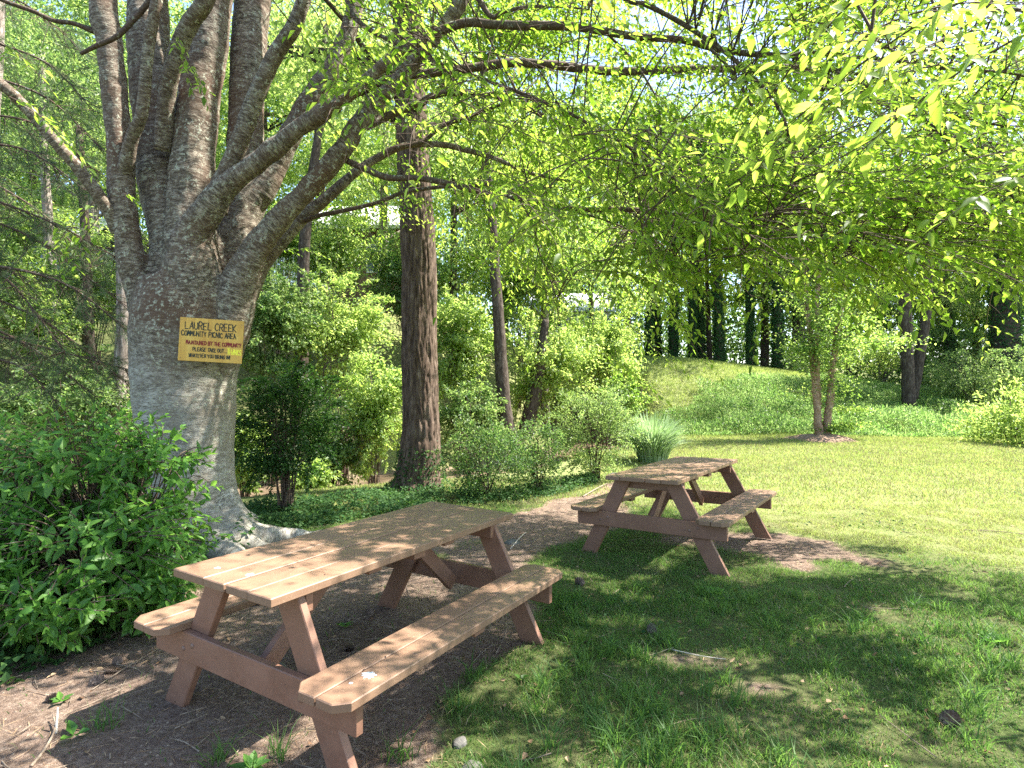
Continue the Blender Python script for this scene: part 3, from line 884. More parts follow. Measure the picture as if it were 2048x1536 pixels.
BRANCHES = []
for k, (pts, d0, d1) in BR.items():
    L_ = limb(pts, d0, d1, max(18, len(pts) * 5))
    rn = np.random.default_rng(len(k) * 7 + len(pts))
    wob = (vnoise(L_[:, :3], 2.2, 2, 3) - .5) * .04
    L_[:, 2] += wob * np.clip(np.linspace(0, 3, len(L_)), 0, 1)
    BRANCHES.append(L_)
    V, F, bc = tube(L_[:, :3], np.maximum(L_[:, 3], .004), 10 if L_[0, 3] > .02 else 7, .12, len(k))
    o = mesh('branch', V, F, M['beech'] if k in ('b', 'j', 'e2', 'd2', 'a2') else M['branch'], tree, True, {'bark': ('POINT', 'FLOAT_VECTOR', bc)})
for L_ in OVER:
    V, F, bc = tube(L_[:, :3], L_[:, 3], 9, .1)
    mesh('branch', V, F, M['branch'], tree, True, {'bark': ('POINT', 'FLOAT_VECTOR', bc)})
    BRANCHES.append(L_)

# carrying points for the leafy sprays
CARRY = np.concatenate([L_[len(L_) // 4:, :3] for L_ in BRANCHES] + [L_[-12:, :3] for L_ in MAJOR[1:]])

def project(P):
    d = P - np.array([0, 0, CAM_H])
    cp, sp = math.cos(PITCH), math.sin(PITCH)
    dep = d[:, 1] * cp + d[:, 2] * sp; up = -d[:, 1] * sp + d[:, 2] * cp
    dep = np.where(dep < .05, .05, dep)
    return 1024 + FPX * d[:, 0] / dep, 768 - FPX * up / dep, dep

LOWX = [-400, 0, 150, 420, 560, 620, 700, 850, 960, 1050, 1150, 1230, 1300, 1400, 1500, 1600, 1750, 1850, 1960, 2050, 2300]
LOWY = [200, 200, -60, -60, 60, 400, 470, 500, 560, 610, 640, 730, 640, 590, 590, 600, 620, 640, 600, 600, 600]
def canopy_ok(P, margin=0):
    px, py, dep = project(P)
    inside = (px > -200) & (px < 2250) & (dep > .3)
    ok = py < np.interp(px, LOWX, LOWY) - margin
    # leave the stems, the sign and the far trunk readable
    ok &= ~((px > 150) & (px < 640) & (py > -120))
    ok &= ~((px >= 640) & (px < 900) & (py > 250) & (R.random(len(px)) < .5))
    ok &= dep > 1.0
    return ok | ~inside
def shade_ok(P):
    gx = P[:, 0] - SUNV[0] * P[:, 2]; gy = P[:, 1] - SUNV[1] * P[:, 2]
    s = (gx - 2.75) * 2.05 + (gy - 6.6) * 1.4
    s = s / math.hypot(2.05, 1.4) + (vnoise(np.stack([gx, gy], 1), .8, 2, 21) - .5) * .8
    lit = (s > .15)
    # sunny holes in the shade
    h = vnoise(np.stack([gx, gy], 1), .75, 2, 33)
    patch = (h > .60)
    return ~(lit & (R.random(len(P)) < .96)) & ~(patch & (R.random(len(P)) < .75))

def sample_clusters():
    out = []
    # part seen from the picnic side
    n = 5200
    px = R.uniform(600, 2230, n); py = R.uniform(-200, 740, n)
    D = 3.4 + 5.2 * R.random(n) ** 1.0
    D = np.where(px > 1500, 3.6 + 4.0 * R.random(n), D)
    P = np.stack([at(a, b, d) for a, b, d in zip(px, py, D)])
    k = canopy_ok(P, 70) & shade_ok(P)
    r = np.hypot(P[:, 0] + 3.4, P[:, 1] - 6.1)
    k &= (P[:, 2] < 10.5 * (1 - (r / 15) ** 2)) & (r > 1.0)
    P = P[k]
    out.append(P[:430])
    n = 3000
    px = R.uniform(900, 2200, n); py = R.uniform(-100, 640, n)
    P = np.stack([at(a, b, d) for a, b, d in zip(px, py, R.uniform(6.2, 9.5, n))])
    r = np.hypot(P[:, 0] + 3.4, P[:, 1] - 6.1)
    k = canopy_ok(P, 70) & shade_ok(P) & (r < 12.5) & (P[:, 2] < 10.5 * (1 - (r / 15) ** 2))
    out.append(P[k][:260])
    n = 1500
    px = R.uniform(1280, 2250, n); py = R.uniform(330, 600, n)
    P = np.stack([at(a, b, d) for a, b, d in zip(px, py, R.uniform(3.7, 5.3, n))])
    out.append(P[canopy_ok(P, 55)][:120])
    # sprays hanging over the middle distance and in front of the trunks on the knoll
    n = 900
    px = R.uniform(900, 1320, n); py = R.uniform(180, 560, n)
    P = np.stack([at(a, b, d) for a, b, d in zip(px, py, R.uniform(4.8, 7.2, n))])
    out.append(P[canopy_ok(P, 40)][:70])
    px = R.uniform(1230, 1780, n); py = R.uniform(430, 590, n)
    P = np.stack([at(a, b, d) for a, b, d in zip(px, py, R.uniform(4.6, 6.6, n))])
    out.append(P[canopy_ok(P, 30)][:75])
    # overhead part that shades the tables and the near grass
    n = 9000
    g = np.stack([R.uniform(-6, 5.6, n), R.uniform(-1.5, 10.5, n)], 1)
    z = R.uniform(4.2, 8.6, n)
    P = np.stack([g[:, 0] + SUNV[0] * z, g[:, 1] + SUNV[1] * z, z], 1)
    r = np.hypot(P[:, 0] + 3.4, P[:, 1] - 6.1)
    k = (r < 11.8) & (z < 10.5 * (1 - (r / 15) ** 2)) & (z > 3.3 + .0 * r) & canopy_ok(P) & shade_ok(P) & (P[:, 1] > -3)
    P = P[k]
    out.append(P[:310])
    g = np.stack([R.uniform(-1.5, -.1, 60), R.uniform(2.75, 4.3, 60)], 1); z = R.uniform(4.4, 7.5, 60)
    P = np.stack([g[:, 0] + SUNV[0] * (z - .75), g[:, 1] + SUNV[1] * (z - .75), z], 1)
    out.append(P[canopy_ok(P)][:34])
    return np.concatenate(out)

# sun flecks on the ground: holes in the crown above these places (pixel of the fleck, half sizes in metres)
GAPS = [(1390, 1318, .50, .14), (1540, 1375, .45, .13), (1680, 1260, .3, .12), (860, 1345, .5, .16), (110, 1425, .40, .13), (10, 1400, .3, .15), (1330, 1098, .5, .25), (1440, 1160, .5, .18), (1130, 1020, .9, .45), (1230, 1040, .5, .4), (1060, 1300, .25, .15),
        (1600, 1140, .6, .25), (1250, 1240, .3, .1), (1900, 1330, .3, .08), (1080, 1150, .35, .2), (1650, 1420, .22, .07), (1200, 1500, .15, .05), (960, 1480, .18, .06)]
def build_canopy():
    C = sample_clusters()
    # every spray hangs on a branchlet grown from the nearest carrying branch
    LP, LD, LN, LL = [], [], [], []
    acc = Acc()
    centre = np.array([-3.4, 6.1, 5.0])
    def spray(origin, heading, length, ntw, lw, first=.1):
        tnum = 7
        t = np.linspace(0, 1, tnum)[:, None]
        side = unit(np.cross(heading, [0, 0, 1]))
        bend = R.normal(0, .10)
        ax = origin + heading * length * t + side * bend * length * t * t - np.array([0, 0, .28]) * length * t * t
        V, F, bc = tube(ax, np.linspace(.0045, .0015, tnum), 3, cap=False); acc.add(V, F, bc)
        tan = unit(ax[-1] - ax[-2])
        roll = R.uniform(-.5, .5)
        nrm = unit(np.array([0, 0, 1]) + side * roll)
        for j in range(ntw + 1):
            f = first + (1 - first) * j / ntw
            p = ax[0] * (1 - f) + ax[-1] * f if False else np.array([np.interp(f, t[:, 0], ax[:, q]) for q in range(3)])
            if j == ntw: d = tan; tl = length * .38
            else:
                s = 1 if j % 2 else -1
                d = unit(heading * .75 + s * side * .8 + R.normal(0, .12, 3)); tl = length * R.uniform(.30, .5) * (1.15 - f * .5)
            m = max(4, int(tl / .042))
            q = np.linspace(.06, 1, m)[:, None]
            tp = p + d * tl * q - np.array([0, 0, .22]) * tl * q * q
            V, F, bc = tube(np.stack([tp[0] - d * tl * .06, tp[m // 2], tp[-1]]), [.0022, .0014, .0008], 3, cap=False); acc.add(V, F, bc)
            sg = np.where(np.arange(m) % 2, 1.0, -1.0)[:, None]
            td = unit(np.gradient(tp, axis=0))
            ss = unit(np.cross(td, nrm))
            ld = unit(td * .62 + ss * sg * .72 + R.normal(0, .16, (m, 3)) - np.array([0, 0, 1]) * R.uniform(.1, .55, (m, 1)))
            LP.append(tp); LD.append(ld); LN.append(unit(nrm + R.normal(0, .24, (m, 3)))); LL.append(np.full(m, lw) * R.uniform(.7, 1.15, m))
    for c in C:
        k = np.argmin(((CARRY - c) ** 2).sum(1) + R.random(len(CARRY)) * .3)
        a = CARRY[k]
        dv = c - a; dist = np.linalg.norm(dv)
        if dist > 2.6: continue
        out = unit((c - centre) * [1, 1, .35])
        hd = unit(out * .8 + unit(dv) * .5 + R.normal(0, .35, 3) * [1, 1, .35])
        if dist > .15:
            mid = (a + c) / 2 + [0, 0, .12 * dist]
            pth = smooth_path([a, mid, c], 8)
            V, F, bc = tube(pth, np.linspace(.0065, .0035, 8), 4, cap=False); acc.add(V, F, bc)
        ln = R.uniform(.6, 1.05)
        tip = c + hd * ln - [0, 0, .2]
        if not canopy_ok(tip[None], 20)[0]: continue
        spray(c, hd, ln, 9, .083)
    # sprays along the traced outer branches
    for L_ in BRANCHES[5:]:
        m = len(L_)
        for i in range(int(m * .35), m, 3):
            p = L_[i, :3]
            if not (canopy_ok(p[None])[0] and shade_ok(p[None])[0]): continue
            tn = unit(L_[min(i + 1, m - 1), :3] - L_[i - 1, :3])
            sd = unit(np.cross(tn, [0, 0, 1])) * (1 if i % 2 else -1)
            spray(p, unit(tn * .6 + sd * .7 + R.normal(0, .2, 3)), R.uniform(.4, .75), 6, .08)
    # sprays placed by hand: close to the lens at upper right, in front of the stems, at left
    for (px, py, D, hx, hz, ln, nt_, lw) in [(1960, -10, 1.75, -.8, -.25, .55, 8, .088), (2080, 60, 1.6, -.9, -.35, .5, 8, .09), (1760, -40, 2.0, -.5, -.35, .5, 8, .085), (2160, 330, 2.4, -.9, -.1, .6, 8, .08),
                                             (1900, 130, 2.6, -.6, -.1, .6, 8, .075), (2000, 260, 2.9, -.7, -.2, .6, 8, .075),
                                             (352, 60, 5.2, .3, -1.0, .32, 4, .085), (370, 110, 5.1, .6, -.8, .35, 4, .085), (20, 190, 4.6, .7, -.3, .5, 5, .08), (60, 215, 4.6, .8, -.5, .45, 5, .08), (-30, 60, 4.3, .6, -.3, .5, 6, .08),
                                             (190, 400, 5.3, -.6, -.6, .45, 6, .085), (200, 430, 5.3, -.8, -.7, .5, 6, .085), (250, 385, 5.6, .6, -.2, .12, 1, .07),
                                             (600, 30, 4.4, .2, -.8, .45, 6, .09), (650, 10, 4.0, .2, -.8, .45, 6, .09), (700, 60, 4.0, .3, -.8, .45, 6, .085), (760, 30, 4.0, .4, -.7, .5, 6, .085), (560, 500, 9.5, .6, .1, .7, 6, .09), (860, 60, 4.2, .4, -.7, .5, 7, .085),
                                             (1240, 640, 7.0, .9, -.5, .9, 10, .085), (1180, 690, 7.2, .8, -.4, .9, 10, .085), (1300, 600, 6.6, .8, -.5, .8, 9, .08), (1060, 560, 6.8, .7, -.5, .8, 9, .085), (1260, 560, 6.2, .8, -.6, .8, 9, .08),
                                             (980, 120, 4.0, .5, -.7, .5, 7, .085), (1060, 190, 3.9, .7, -.6, .55, 7, .085), (1170, 240, 3.8, .7, -.6, .55, 7, .085), (1270, 290, 3.7, .8, -.7, .5, 7, .085), (1340, 350, 3.6, .8, -.6, .5, 7, .08)]:
        spray(at(px, py, D), unit([hx, .15 * R.normal(), hz]), ln, nt_, lw)
    acc.build('twigs', M['branch'], tree)['kind'] = 'stuff'
    P = np.concatenate(LP); Dd = np.concatenate(LD); N = np.concatenate(LN); L_ = np.concatenate(LL)
    gx = P[:, 0] - SUNV[0] * P[:, 2]; gy = P[:, 1] - SUNV[1] * P[:, 2]; G = np.stack([gx, gy], 1)
    open_ = np.zeros(len(P), bool)
    for (ax, ay, rx, ry) in GAPS:
        c = gp(ax, ay); q = ((gx - c[0]) / rx) ** 2 + ((gy - c[1]) / ry) ** 2
        open_ |= q < .45 + 1.1 * vnoise(G, 3.5, 2, 40)
    sl_ = ((gx - 2.75) * 2.05 + (gy - 6.6) * 1.4) / math.hypot(2.05, 1.4) + (vnoise(G, 1.4, 2, 41) - .5) * .9
    open_ |= sl_ > .1
    open_ |= (vnoise(G, 1.1, 2, 42) > .58) & (vnoise(G, 4, 2, 43) > .45)
    # the nearer table lies in fuller shade: only small holes over it
    tt = ((gx + 1.05) / .95) ** 2 + ((gy - 3.55) / .9) ** 2 < 1
    ne = ((gx + 1.65) / .6) ** 2 + ((gy - 2.85) / .6) ** 2 < 1
    open_ &= ~tt | (vnoise(G, 4, 2, 44) > .62)
    open_ |= ne & (vnoise(G, 9, 1, 45) > .52)
    keep = ~(open_ & (R.random(len(P)) < .93))
    P, Dd, N, L_ = P[keep], Dd[keep], N[keep], L_[keep]
    px, py, dep = project(P)
    vis = (px > 0) & (px < 2048) & (py > 0) & (py < 1536)
    size = np.where(vis, L_ / dep, 0)
    order = np.argsort(-size)
    big, rest = order[:300], order[300:]
    foliage('foliage', P[rest], Dd[rest], N[rest], L_[rest], L_[rest] * .42, M['zelkova'], tree, six=True, kind='stuff')
    # near leaves: a handful of shaped meshes shared between the 300 largest
    protos = []
    for s in range(4):
        rg = np.random.default_rng(s)
        m = 9; u = np.linspace(0, 1, m)
        w = .21 * np.sin(np.pi * np.clip(u, 0, 1) ** .8) ** .9 * (1 - .25 * u); w[0] = .012; w[-1] = .002
        tooth = 1 + .07 * np.where(np.arange(m) % 2, 1, -1)
        curl = -.16 * u ** 2 + .03 * rg.normal()
        c = np.stack([u, 0 * u + .03 * rg.normal() * np.sin(u * 3), curl], 1)
        l = c + np.stack([0 * u, w * tooth, w * .32], 1); r = c + np.stack([0 * u, -w * tooth, w * .32], 1)
        V = np.concatenate([c, l, r]); i = np.arange(m - 1)
        F = np.concatenate([np.stack([i, i + 1, m + i + 1, m + i], 1), np.stack([i, 2 * m + i, 2 * m + i + 1, i + 1], 1)])
        o = mesh('leaf', V, F, M['leafobj'], None, True, link=False)
        protos.append(o.data); bpy.data.objects.remove(o)
    base = Vector(tree.location)
    from mathutils import Matrix
    for n_, i in enumerate(big):
        d = unit(Dd[i]); sdir = unit(np.cross(N[i], d)); nn = np.cross(d, sdir)
        o = bpy.data.objects.new('leaf', protos[n_ % 4]); COL.objects.link(o)
        o.parent = tree
        s = float(L_[i])
        mt = Matrix(((d[0], sdir[0], nn[0]), (d[1], sdir[1], nn[1]), (d[2], sdir[2], nn[2])))
        o.location = Vector(P[i]) - base
        o.rotation_euler = mt.to_euler()
        o.scale = (s, s, s)
    print("canopy leaves", len(P))
M['leafobj'] = leaf_mat("shade_tree_near_leaf", (.05, .11, .018), (.13, .20, .045), (.26, .46, .03), (.62, .76, .12), .60, attr=False)
build_canopy()

# ------------------------------------------------------------------ the sign nailed to the trunk
STROKES = {
 'A': [[(0, 0), (.5, 1), (1, 0)], [(.2, .38), (.8, .38)]], 'B': [[(0, 0), (0, 1), (.7, .95), (.8, .72), (.6, .52), (0, .5)], [(.6, .52), (.95, .3), (.7, .03), (0, 0)]],
 'C': [[(.95, .85), (.6, 1), (.2, .85), (0, .5), (.2, .12), (.6, 0), (.95, .15)]], 'D': [[(0, 0), (0, 1), (.6, .9), (.95, .5), (.6, .08), (0, 0)]],
 'E': [[(.9, 1), (0, 1), (0, 0), (.9, 0)], [(0, .5), (.7, .5)]], 'G': [[(.95, .85), (.6, 1), (.2, .85), (0, .5), (.2, .12), (.6, 0), (.95, .15), (.95, .45), (.6, .45)]],
 'H': [[(0, 0), (0, 1)], [(1, 0), (1, 1)], [(0, .5), (1, .5)]], 'I': [[(.5, 0), (.5, 1)]], 'K': [[(0, 0), (0, 1)], [(.95, 1), (.05, .45), (.95, 0)]],
 'L': [[(0, 1), (0, 0), (.9, 0)]], 'M': [[(0, 0), (.1, 1), (.5, .35), (.9, 1), (1, 0)]], 'N': [[(0, 0), (0, 1), (1, 0), (1, 1)]],
 'O': [[(.5, 1), (.12, .85), (0, .5), (.15, .1), (.5, 0), (.88, .12), (1, .5), (.88, .88), (.5, 1)]], 'P': [[(0, 0), (0, 1), (.7, .97), (.9, .75), (.65, .5), (0, .47)]],
 'R': [[(0, 0), (0, 1), (.7, .97), (.9, .75), (.65, .52), (0, .5)], [(.4, .5), (.95, 0)]], 'S': [[(.9, .88), (.5, 1), (.1, .85), (.15, .6), (.8, .42), (.92, .15), (.5, 0), (.05, .12)]],
 'T': [[(0, 1), (1, 1)], [(.5, 1), (.5, 0)]], 'U': [[(0, 1), (.03, .25), (.5, 0), (.95, .25), (1, 1)]], 'V': [[(0, 1), (.5, 0), (1, 1)]],
 'W': [[(0, 1), (.25, 0), (.5, .65), (.75, 0), (1, 1)]], 'Y': [[(0, 1), (.5, .5), (1, 1)], [(.5, .5), (.5, 0)]], '!': [[(.5, 1), (.45, .3)], [(.42, .06), (.44, .0)]], '.': [[(.5, .04), (.5, 0)]],
}
def build_sign():
    # board corners from the photograph, on a plane tangent to the trunk
    TL = at(362, 632, 5.33); TR = at(488, 641, 5.43); BL = at(356, 718.5, 5.33)
    ux = unit(TR - TL); vy = unit((TL - BL) - ux * ((TL - BL) @ ux)); nz = np.cross(ux, vy)
    Wd = np.linalg.norm(TR - TL) * 1.01; Hd = np.linalg.norm(TL - BL)
    s = thing('wooden_sign', 'yellow plywood sign with hand painted lettering nailed to the big grey trunk', 'sign', BL)
    def tow(u, v, w):  # sign coordinates in metres
        u = np.asarray(u, float)[..., None]; v = np.asarray(v, float)[..., None]; w = np.asarray(w, float)[..., None]
        return BL + ux * u + vy * v + nz * w
    V = []
    for w, ins in ((-.006, .0015), (-.0045, 0), (.0045, 0), (.006, .0015)):
        for (u, v) in ((ins, ins), (Wd - ins, ins), (Wd - ins, Hd - ins), (ins, Hd - ins)):
            V.append(tow(u, v, w))
    F = []
    for r in range(3):
        for j in range(4):
            k = (j + 1) % 4
            F.append((r * 4 + j, r * 4 + k, r * 4 + 4 + k, r * 4 + 4 + j))
    F += [(3, 2, 1, 0), (12, 13, 14, 15)]
    mesh('board', np.array(V), np.array(F), M['signwood'], s)
    rg = np.random.default_rng(2)
    # lines: text, u0, u1, v baseline (fractions), letter height fraction, paint, stroke width
    lines = [("LAUREL CREEK", .085, .905, .735, .165, 'ink', .0085), ("COMMUNITY PICNIC AREA", .035, .90, .575, .115, 'ink', .0078),
             ("MAINTAINED BY THE COMMUNITY", .115, .985, .385, .085, 'red', .0075), ("PLEASE TAKE OUT...", .225, .765, .235, .085, 'ink', .0066),
             ("THANKS", .765, .995, .205, .125, 'yellow', .0075), ("WHATEVER YOU BRING IN!", .17, .82, .09, .08, 'ink', .0066)]
    layer = 0
    for (tx, u0, u1, vb, hh, mt, sw) in lines:
        acc = Acc()
        adv = [(.55 if ch == ' ' else .45 if ch in 'I!.' else 1.0) for ch in tx]
        tot = sum(adv); cw = (u1 - u0) * Wd / tot
        x = u0 * Wd
        for ch, a in zip(tx, adv):
            if ch != ' ':
                lw = cw * a * .76; lh = hh * Hd * rg.uniform(.92, 1.06); by = vb * Hd + rg.normal(0, .0012) - (x / Wd - .5) * .006
                sl_ = rg.normal(0, .05)
                for st in STROKES[ch]:
                    pts = np.array(st)
                    pts = smooth_path(pts, len(pts) * 4) if ch in 'CDGOSUPRB' and len(pts) > 3 else pts
                    uu = x + pts[:, 0] * lw + pts[:, 1] * lh * sl_; vv = by + pts[:, 1] * lh
                    d = np.gradient(np.stack([uu, vv], 1), axis=0) if len(pts) > 1 else np.array([[0, 1]])
                    for i in range(len(pts) - 1):
                        p = np.array([uu[i], vv[i]]); q = np.array([uu[i + 1], vv[i + 1]])
                        t_ = (q - p) / (np.linalg.norm(q - p) + 1e-9); n_ = np.array([-t_[1], t_[0]]) * sw / 2 * rg.uniform(.85, 1.15)
                        p2 = p - t_ * sw * .35; q2 = q + t_ * sw * .35
                        layer += 1; w = .0068 + (layer % 40) * .00002
                        Vq = np.array([tow(*(c_), w) for c_ in (p2 - n_, q2 - n_, q2 + n_, p2 + n_)])
                        acc.add(Vq, [np.array([[0, 1, 2, 3]])])
            x += cw * a
        o = acc.build('lettering', M[mt], s, False, False)
    for (u, v) in ((.03, .94), (.97, .9), (.04, .06), (.95, .08)):
        th = np.linspace(0, 2 * np.pi, 8, endpoint=False)
        V = np.array([tow(u * Wd + .004 * math.cos(a), v * Hd + .004 * math.sin(a), .0062) for a in th] + [tow(u * Wd, v * Hd, .0085)])
        j = np.arange(8)
        mesh('nail', V, np.stack([j, (j + 1) % 8, np.full(8, 8)], 1), M['bolt'], s)
build_sign()

# ------------------------------------------------------------------ other trunks and trees
def single_tube_obj(name, L_, mat, parent, n=12, rough=.08, seed=0):
    V, F, bc = tube(L_[:, :3], L_[:, 3], n, rough, seed)
    return mesh(name, V, F, mat, parent, True, {'bark': ('POINT', 'FLOAT_VECTOR', bc)})

def build_brown_trunk():
    g = on_ground(832, 986)
    D = g[1] + .35
    b = at(832, 986, D); b[2] = tz(b[0], b[1])
    t = thing('brown_tree', 'tall straight brown trunk with deeply furrowed bark standing behind the nearer table', 'tree', b)
    pts = [(835, 1010, 150), (833, 985, 112), (836, 955, 90), (841, 900, 80), (842, 840, 72), (840, 760, 70), (839, 660, 68), (839, 560, 68), (836, 460, 67), (831, 380, 64), (826, 280, 62), (820, 150, 60), (815, 0, 56), (800, -300, 46), (790, -600, 30)]
    L_ = limb(pts, D, D, 420)
    C = L_[:, :3]; r = L_[:, 3]
    n = 120
    T, A, B = frames(C)
    th = np.linspace(0, 2 * np.pi, n, endpoint=False)
    s = np.concatenate([[0], np.cumsum(np.linalg.norm(np.diff(C, axis=0), axis=1))])
    ct, st = np.cos(th), np.sin(th)
    Q = np.stack([np.tile(ct, len(C)), np.tile(st, len(C)), np.repeat(s, n)], 1)
    w = vnoise(Q * [1.5, 1.5, 1.2], 1.5, 2, 3)
    Qw = Q + (w[:, None] - .5) * [.35, .35, .5]
    f = np.abs(vnoise(Qw * [6.5, 6.5, 3.0], 1, 1, 1) - .5) * 2
    f2 = np.abs(vnoise(Qw * [14, 14, 9.0], 1, 1, 5) - .5) * 2
    ridge = np.minimum(f * 2.2, 1) * .024 + np.minimum(f2 * 2, 1) * .010
    flare = (vnoise(np.stack([Q[:, 0] * 1.6, Q[:, 1] * 1.6, Q[:, 2] * .3], 1), 1, 2, 9) - .5) * .25 * np.exp(-Q[:, 2] / .5)
    rr = (np.repeat(r, n) * (1 + flare) + ridge - .02).reshape(len(C), n)
    V = C[:, None] + rr[:, :, None] * (ct[None, :, None] * A[:, None] + st[None, :, None] * B[:, None])
    bc = np.stack([np.outer(r, ct), np.outer(r, st), np.repeat(s[:, None], n, 1)], 2).reshape(-1, 3)
    m = len(C)
    i = np.arange(m - 1)[:, None] * n; j = np.arange(n)[None, :]; k = (j + 1) % n
    F = np.stack([i + j, i + k, i + n + k, i + n + j], 2).reshape(-1, 4)
    mesh('trunk', V.reshape(-1, 3), F, M['oak'], t, True, {'bark': ('POINT', 'FLOAT_VECTOR', bc)})
    top = at(800, -300, D)
    acc = Acc(); P = []
    for q in range(26):
        a = R.uniform(0, 6.28); z0 = R.uniform(5.8, 12)
        o = np.array([top[0], top[1], z0]); e = o + np.array([math.cos(a), math.sin(a), R.uniform(.1, .5)]) * R.uniform(1.8, 3.6)
        pth = smooth_path([o, (o + e) / 2 + [0, 0, .3], e], 8)
        V, F, bc = tube(pth, np.linspace(.06, .012, 8), 5); acc.add(V, F, bc)
        for u in np.linspace(.3, 1, 7):
            c = o * (1 - u) + e * u
            P.append(c + R.normal(0, .38, (60, 3)))
    acc.build('branches', M['darkbark'], t)['kind'] = 'stuff'
    P = np.concatenate(P)
    px, py, dep = project(P)
    P = P[shade_ok(P) & (P[:, 2] > 5.2)]
    foliage('crown', P, randdir(len(P), -.5), randdir(len(P), 1.2), R.uniform(.08, .13, len(P)), R.uniform(.04, .06, len(P)), M['bright'], t)
    # foot ivy
    k = 900
    a = R.uniform(0, 6.28, k); h = R.random(k) ** 2.2 * .75
    rad = np.interp(h, [0, .2, .75], [.62, .42, .33])
    P = np.stack([b[0] + .05 + rad * np.cos(a), b[1] + rad * np.sin(a), b[2] + h], 1)
    Nn = np.stack([np.cos(a), np.sin(a), .4 + 0 * a], 1)
    foliage('climbing_ivy', P, unit(randdir(k, -.6) * .8), Nn + R.normal(0, .3, (k, 3)), R.uniform(.03, .055, k), R.uniform(.03, .05, k), M['ivy'], t, kind='stuff')
build_brown_trunk()

def crown_points(n, cen, rad, clumps, sig, shell=.55, seed=0):
    rg = np.random.default_rng(seed)
    d = unit(rg.normal(size=(clumps, 3)))
    q = (shell + (1 - shell) * rg.random(clumps)) [:, None]
    q = q * (.62 + .76 * vnoise(d * 1.6, 1, 2, seed % 97))[:, None]
    cc = np.array(cen) + d * q * np.array(rad)
    w = rg.random(clumps) ** 1.5 + .25
    idx = rg.choice(clumps, n, p=w / w.sum())
    s = (np.array(sig) * (.6 + .8 * rg.random(clumps)))[idx, None]
    P = cc[idx] + rg.normal(size=(n, 3)) * s * [1, 1, .55]
    N = unit((P - np.array(cen)) / np.array(rad) + rg.normal(size=(n, 3)) * .5 + [0, 0, .8])
    return P, N

def tree_proto(name, label, cat, h, rad, nleaf, leaf, mat, barkm, seed, crown_lo=.25, tr=.2, ivy=False, clumps=70, group=None, trunk_lean=.0, sig=.55):
    rg = np.random.default_rng(seed)
    t = thing(name, label, cat, (0, 0, 0), group)
    lean = rg.normal(0, .35, 2) + trunk_lean
    C = smooth_path([(0, 0, -.4, tr * 1.5), (0, 0, .2, tr * 1.15), (lean[0] * .3, lean[1] * .3, h * .3, tr * .9), (lean[0] * .6, lean[1] * .6, h * .6, tr * .6), (lean[0], lean[1], h * .92, tr * .12)], 26)
    single_tube_obj('trunk', C, barkm, t, 12, .15, seed)
    cz = h * (crown_lo + 1) / 2; rz = h * (1 - crown_lo) / 2
    P, N = crown_points(nleaf, (lean[0] * .6, lean[1] * .6, cz), (rad, rad, rz), clumps, sig, .35, seed)
    acc = Acc()
    for q in range(16):
        f = rg.uniform(max(crown_lo - .03, .1), .85)
        o = np.array([np.interp(f * h, C[:, 2], C[:, k]) for k in range(3)])
        a = rg.uniform(0, 6.28); ln = rad * rg.uniform(.5, .95) * (1.1 - .5 * f)
        e = o + np.array([math.cos(a) * ln, math.sin(a) * ln, ln * rg.uniform(.15, .6)])
        pth = smooth_path([o, (o * .5 + e * .5) + [0, 0, .1 * ln], e], 8)
        V, F, bc = tube(pth, np.linspace(tr * .35, tr * .05, 8), 5); acc.add(V, F, bc)
    acc.build('branches', barkm, t)['kind'] = 'stuff'
    foliage('crown', P, unit(rg.normal(size=(nleaf, 3)) + [0, 0, -.5]), N, rg.uniform(.75, 1.25, nleaf) * leaf, rg.uniform(.4, .6, nleaf) * leaf, mat, t, rnd=rg.random(nleaf))
    if ivy:
        k = 5200
        a = rg.uniform(0, 6.28, k); hh = rg.random(k) * h * .55
        rr = np.interp(hh, C[:, 2], C[:, 3]) + rg.uniform(.01, .03 + tr * .25, k)
        cx = np.interp(hh, C[:, 2], C[:, 0]); cy_ = np.interp(hh, C[:, 2], C[:, 1])
        P = np.stack([cx + rr * np.cos(a), cy_ + rr * np.sin(a), hh], 1)
        Nn = np.stack([np.cos(a), np.sin(a), .4 + 0 * a], 1) + rg.normal(size=(k, 3)) * .3
        foliage('climbing_ivy', P, unit(rg.normal(size=(k, 3)) + [0, 0, -1]), Nn, rg.uniform(.08, .13, k), rg.uniform(.07, .11, k), M['ivy'], t, rnd=rg.random(k), kind='stuff')
    return t

def place(o, x, y, rz=0, s=1, label=None, zoff=0.0):
    o.location = (x, y, tz(x, y) + zoff); o.rotation_euler = (0, 0, rz); o.scale = (s, s, s)
    if label: o['label'] = label
    return o

def XY(px, d): return ((px - 1024) / FPX * d, d)

# ridge trees wrapped in ivy
G_R = 'ivy wrapped trees along the knoll'
pr = [tree_proto('ivy_tree', 'x', 'tree', 15, 2.8, 9000, .19, M['mid'], M['darkbark'], 40 + i, .5, .16 + .03 * i, True, 60, G_R) for i in range(3)]
ridge = [(1297, 32.0, 0, 'leftmost ivy wrapped trunk on the crest of the grassy knoll'), (1316, 34.5, 1, 'thin ivy wrapped trunk second from the left on the knoll crest'), (1347, 32.5, 1, 'third ivy wrapped trunk from the left on the knoll crest'),
         (1385, 32.0, 0, 'left trunk of the close ivy wrapped pair on the knoll'), (1403, 33.5, 1, 'right trunk of the close ivy wrapped pair on the knoll'), (1440, 31.5, 2, 'thick ivy wrapped trunk right of the close pair on the knoll'),
         (1502, 32.0, 0, 'straight ivy wrapped trunk between the pair and the birch stems'), (1557, 31.0, 2, 'thick dark ivy trunk just left of the peeling birch')]
used = set()
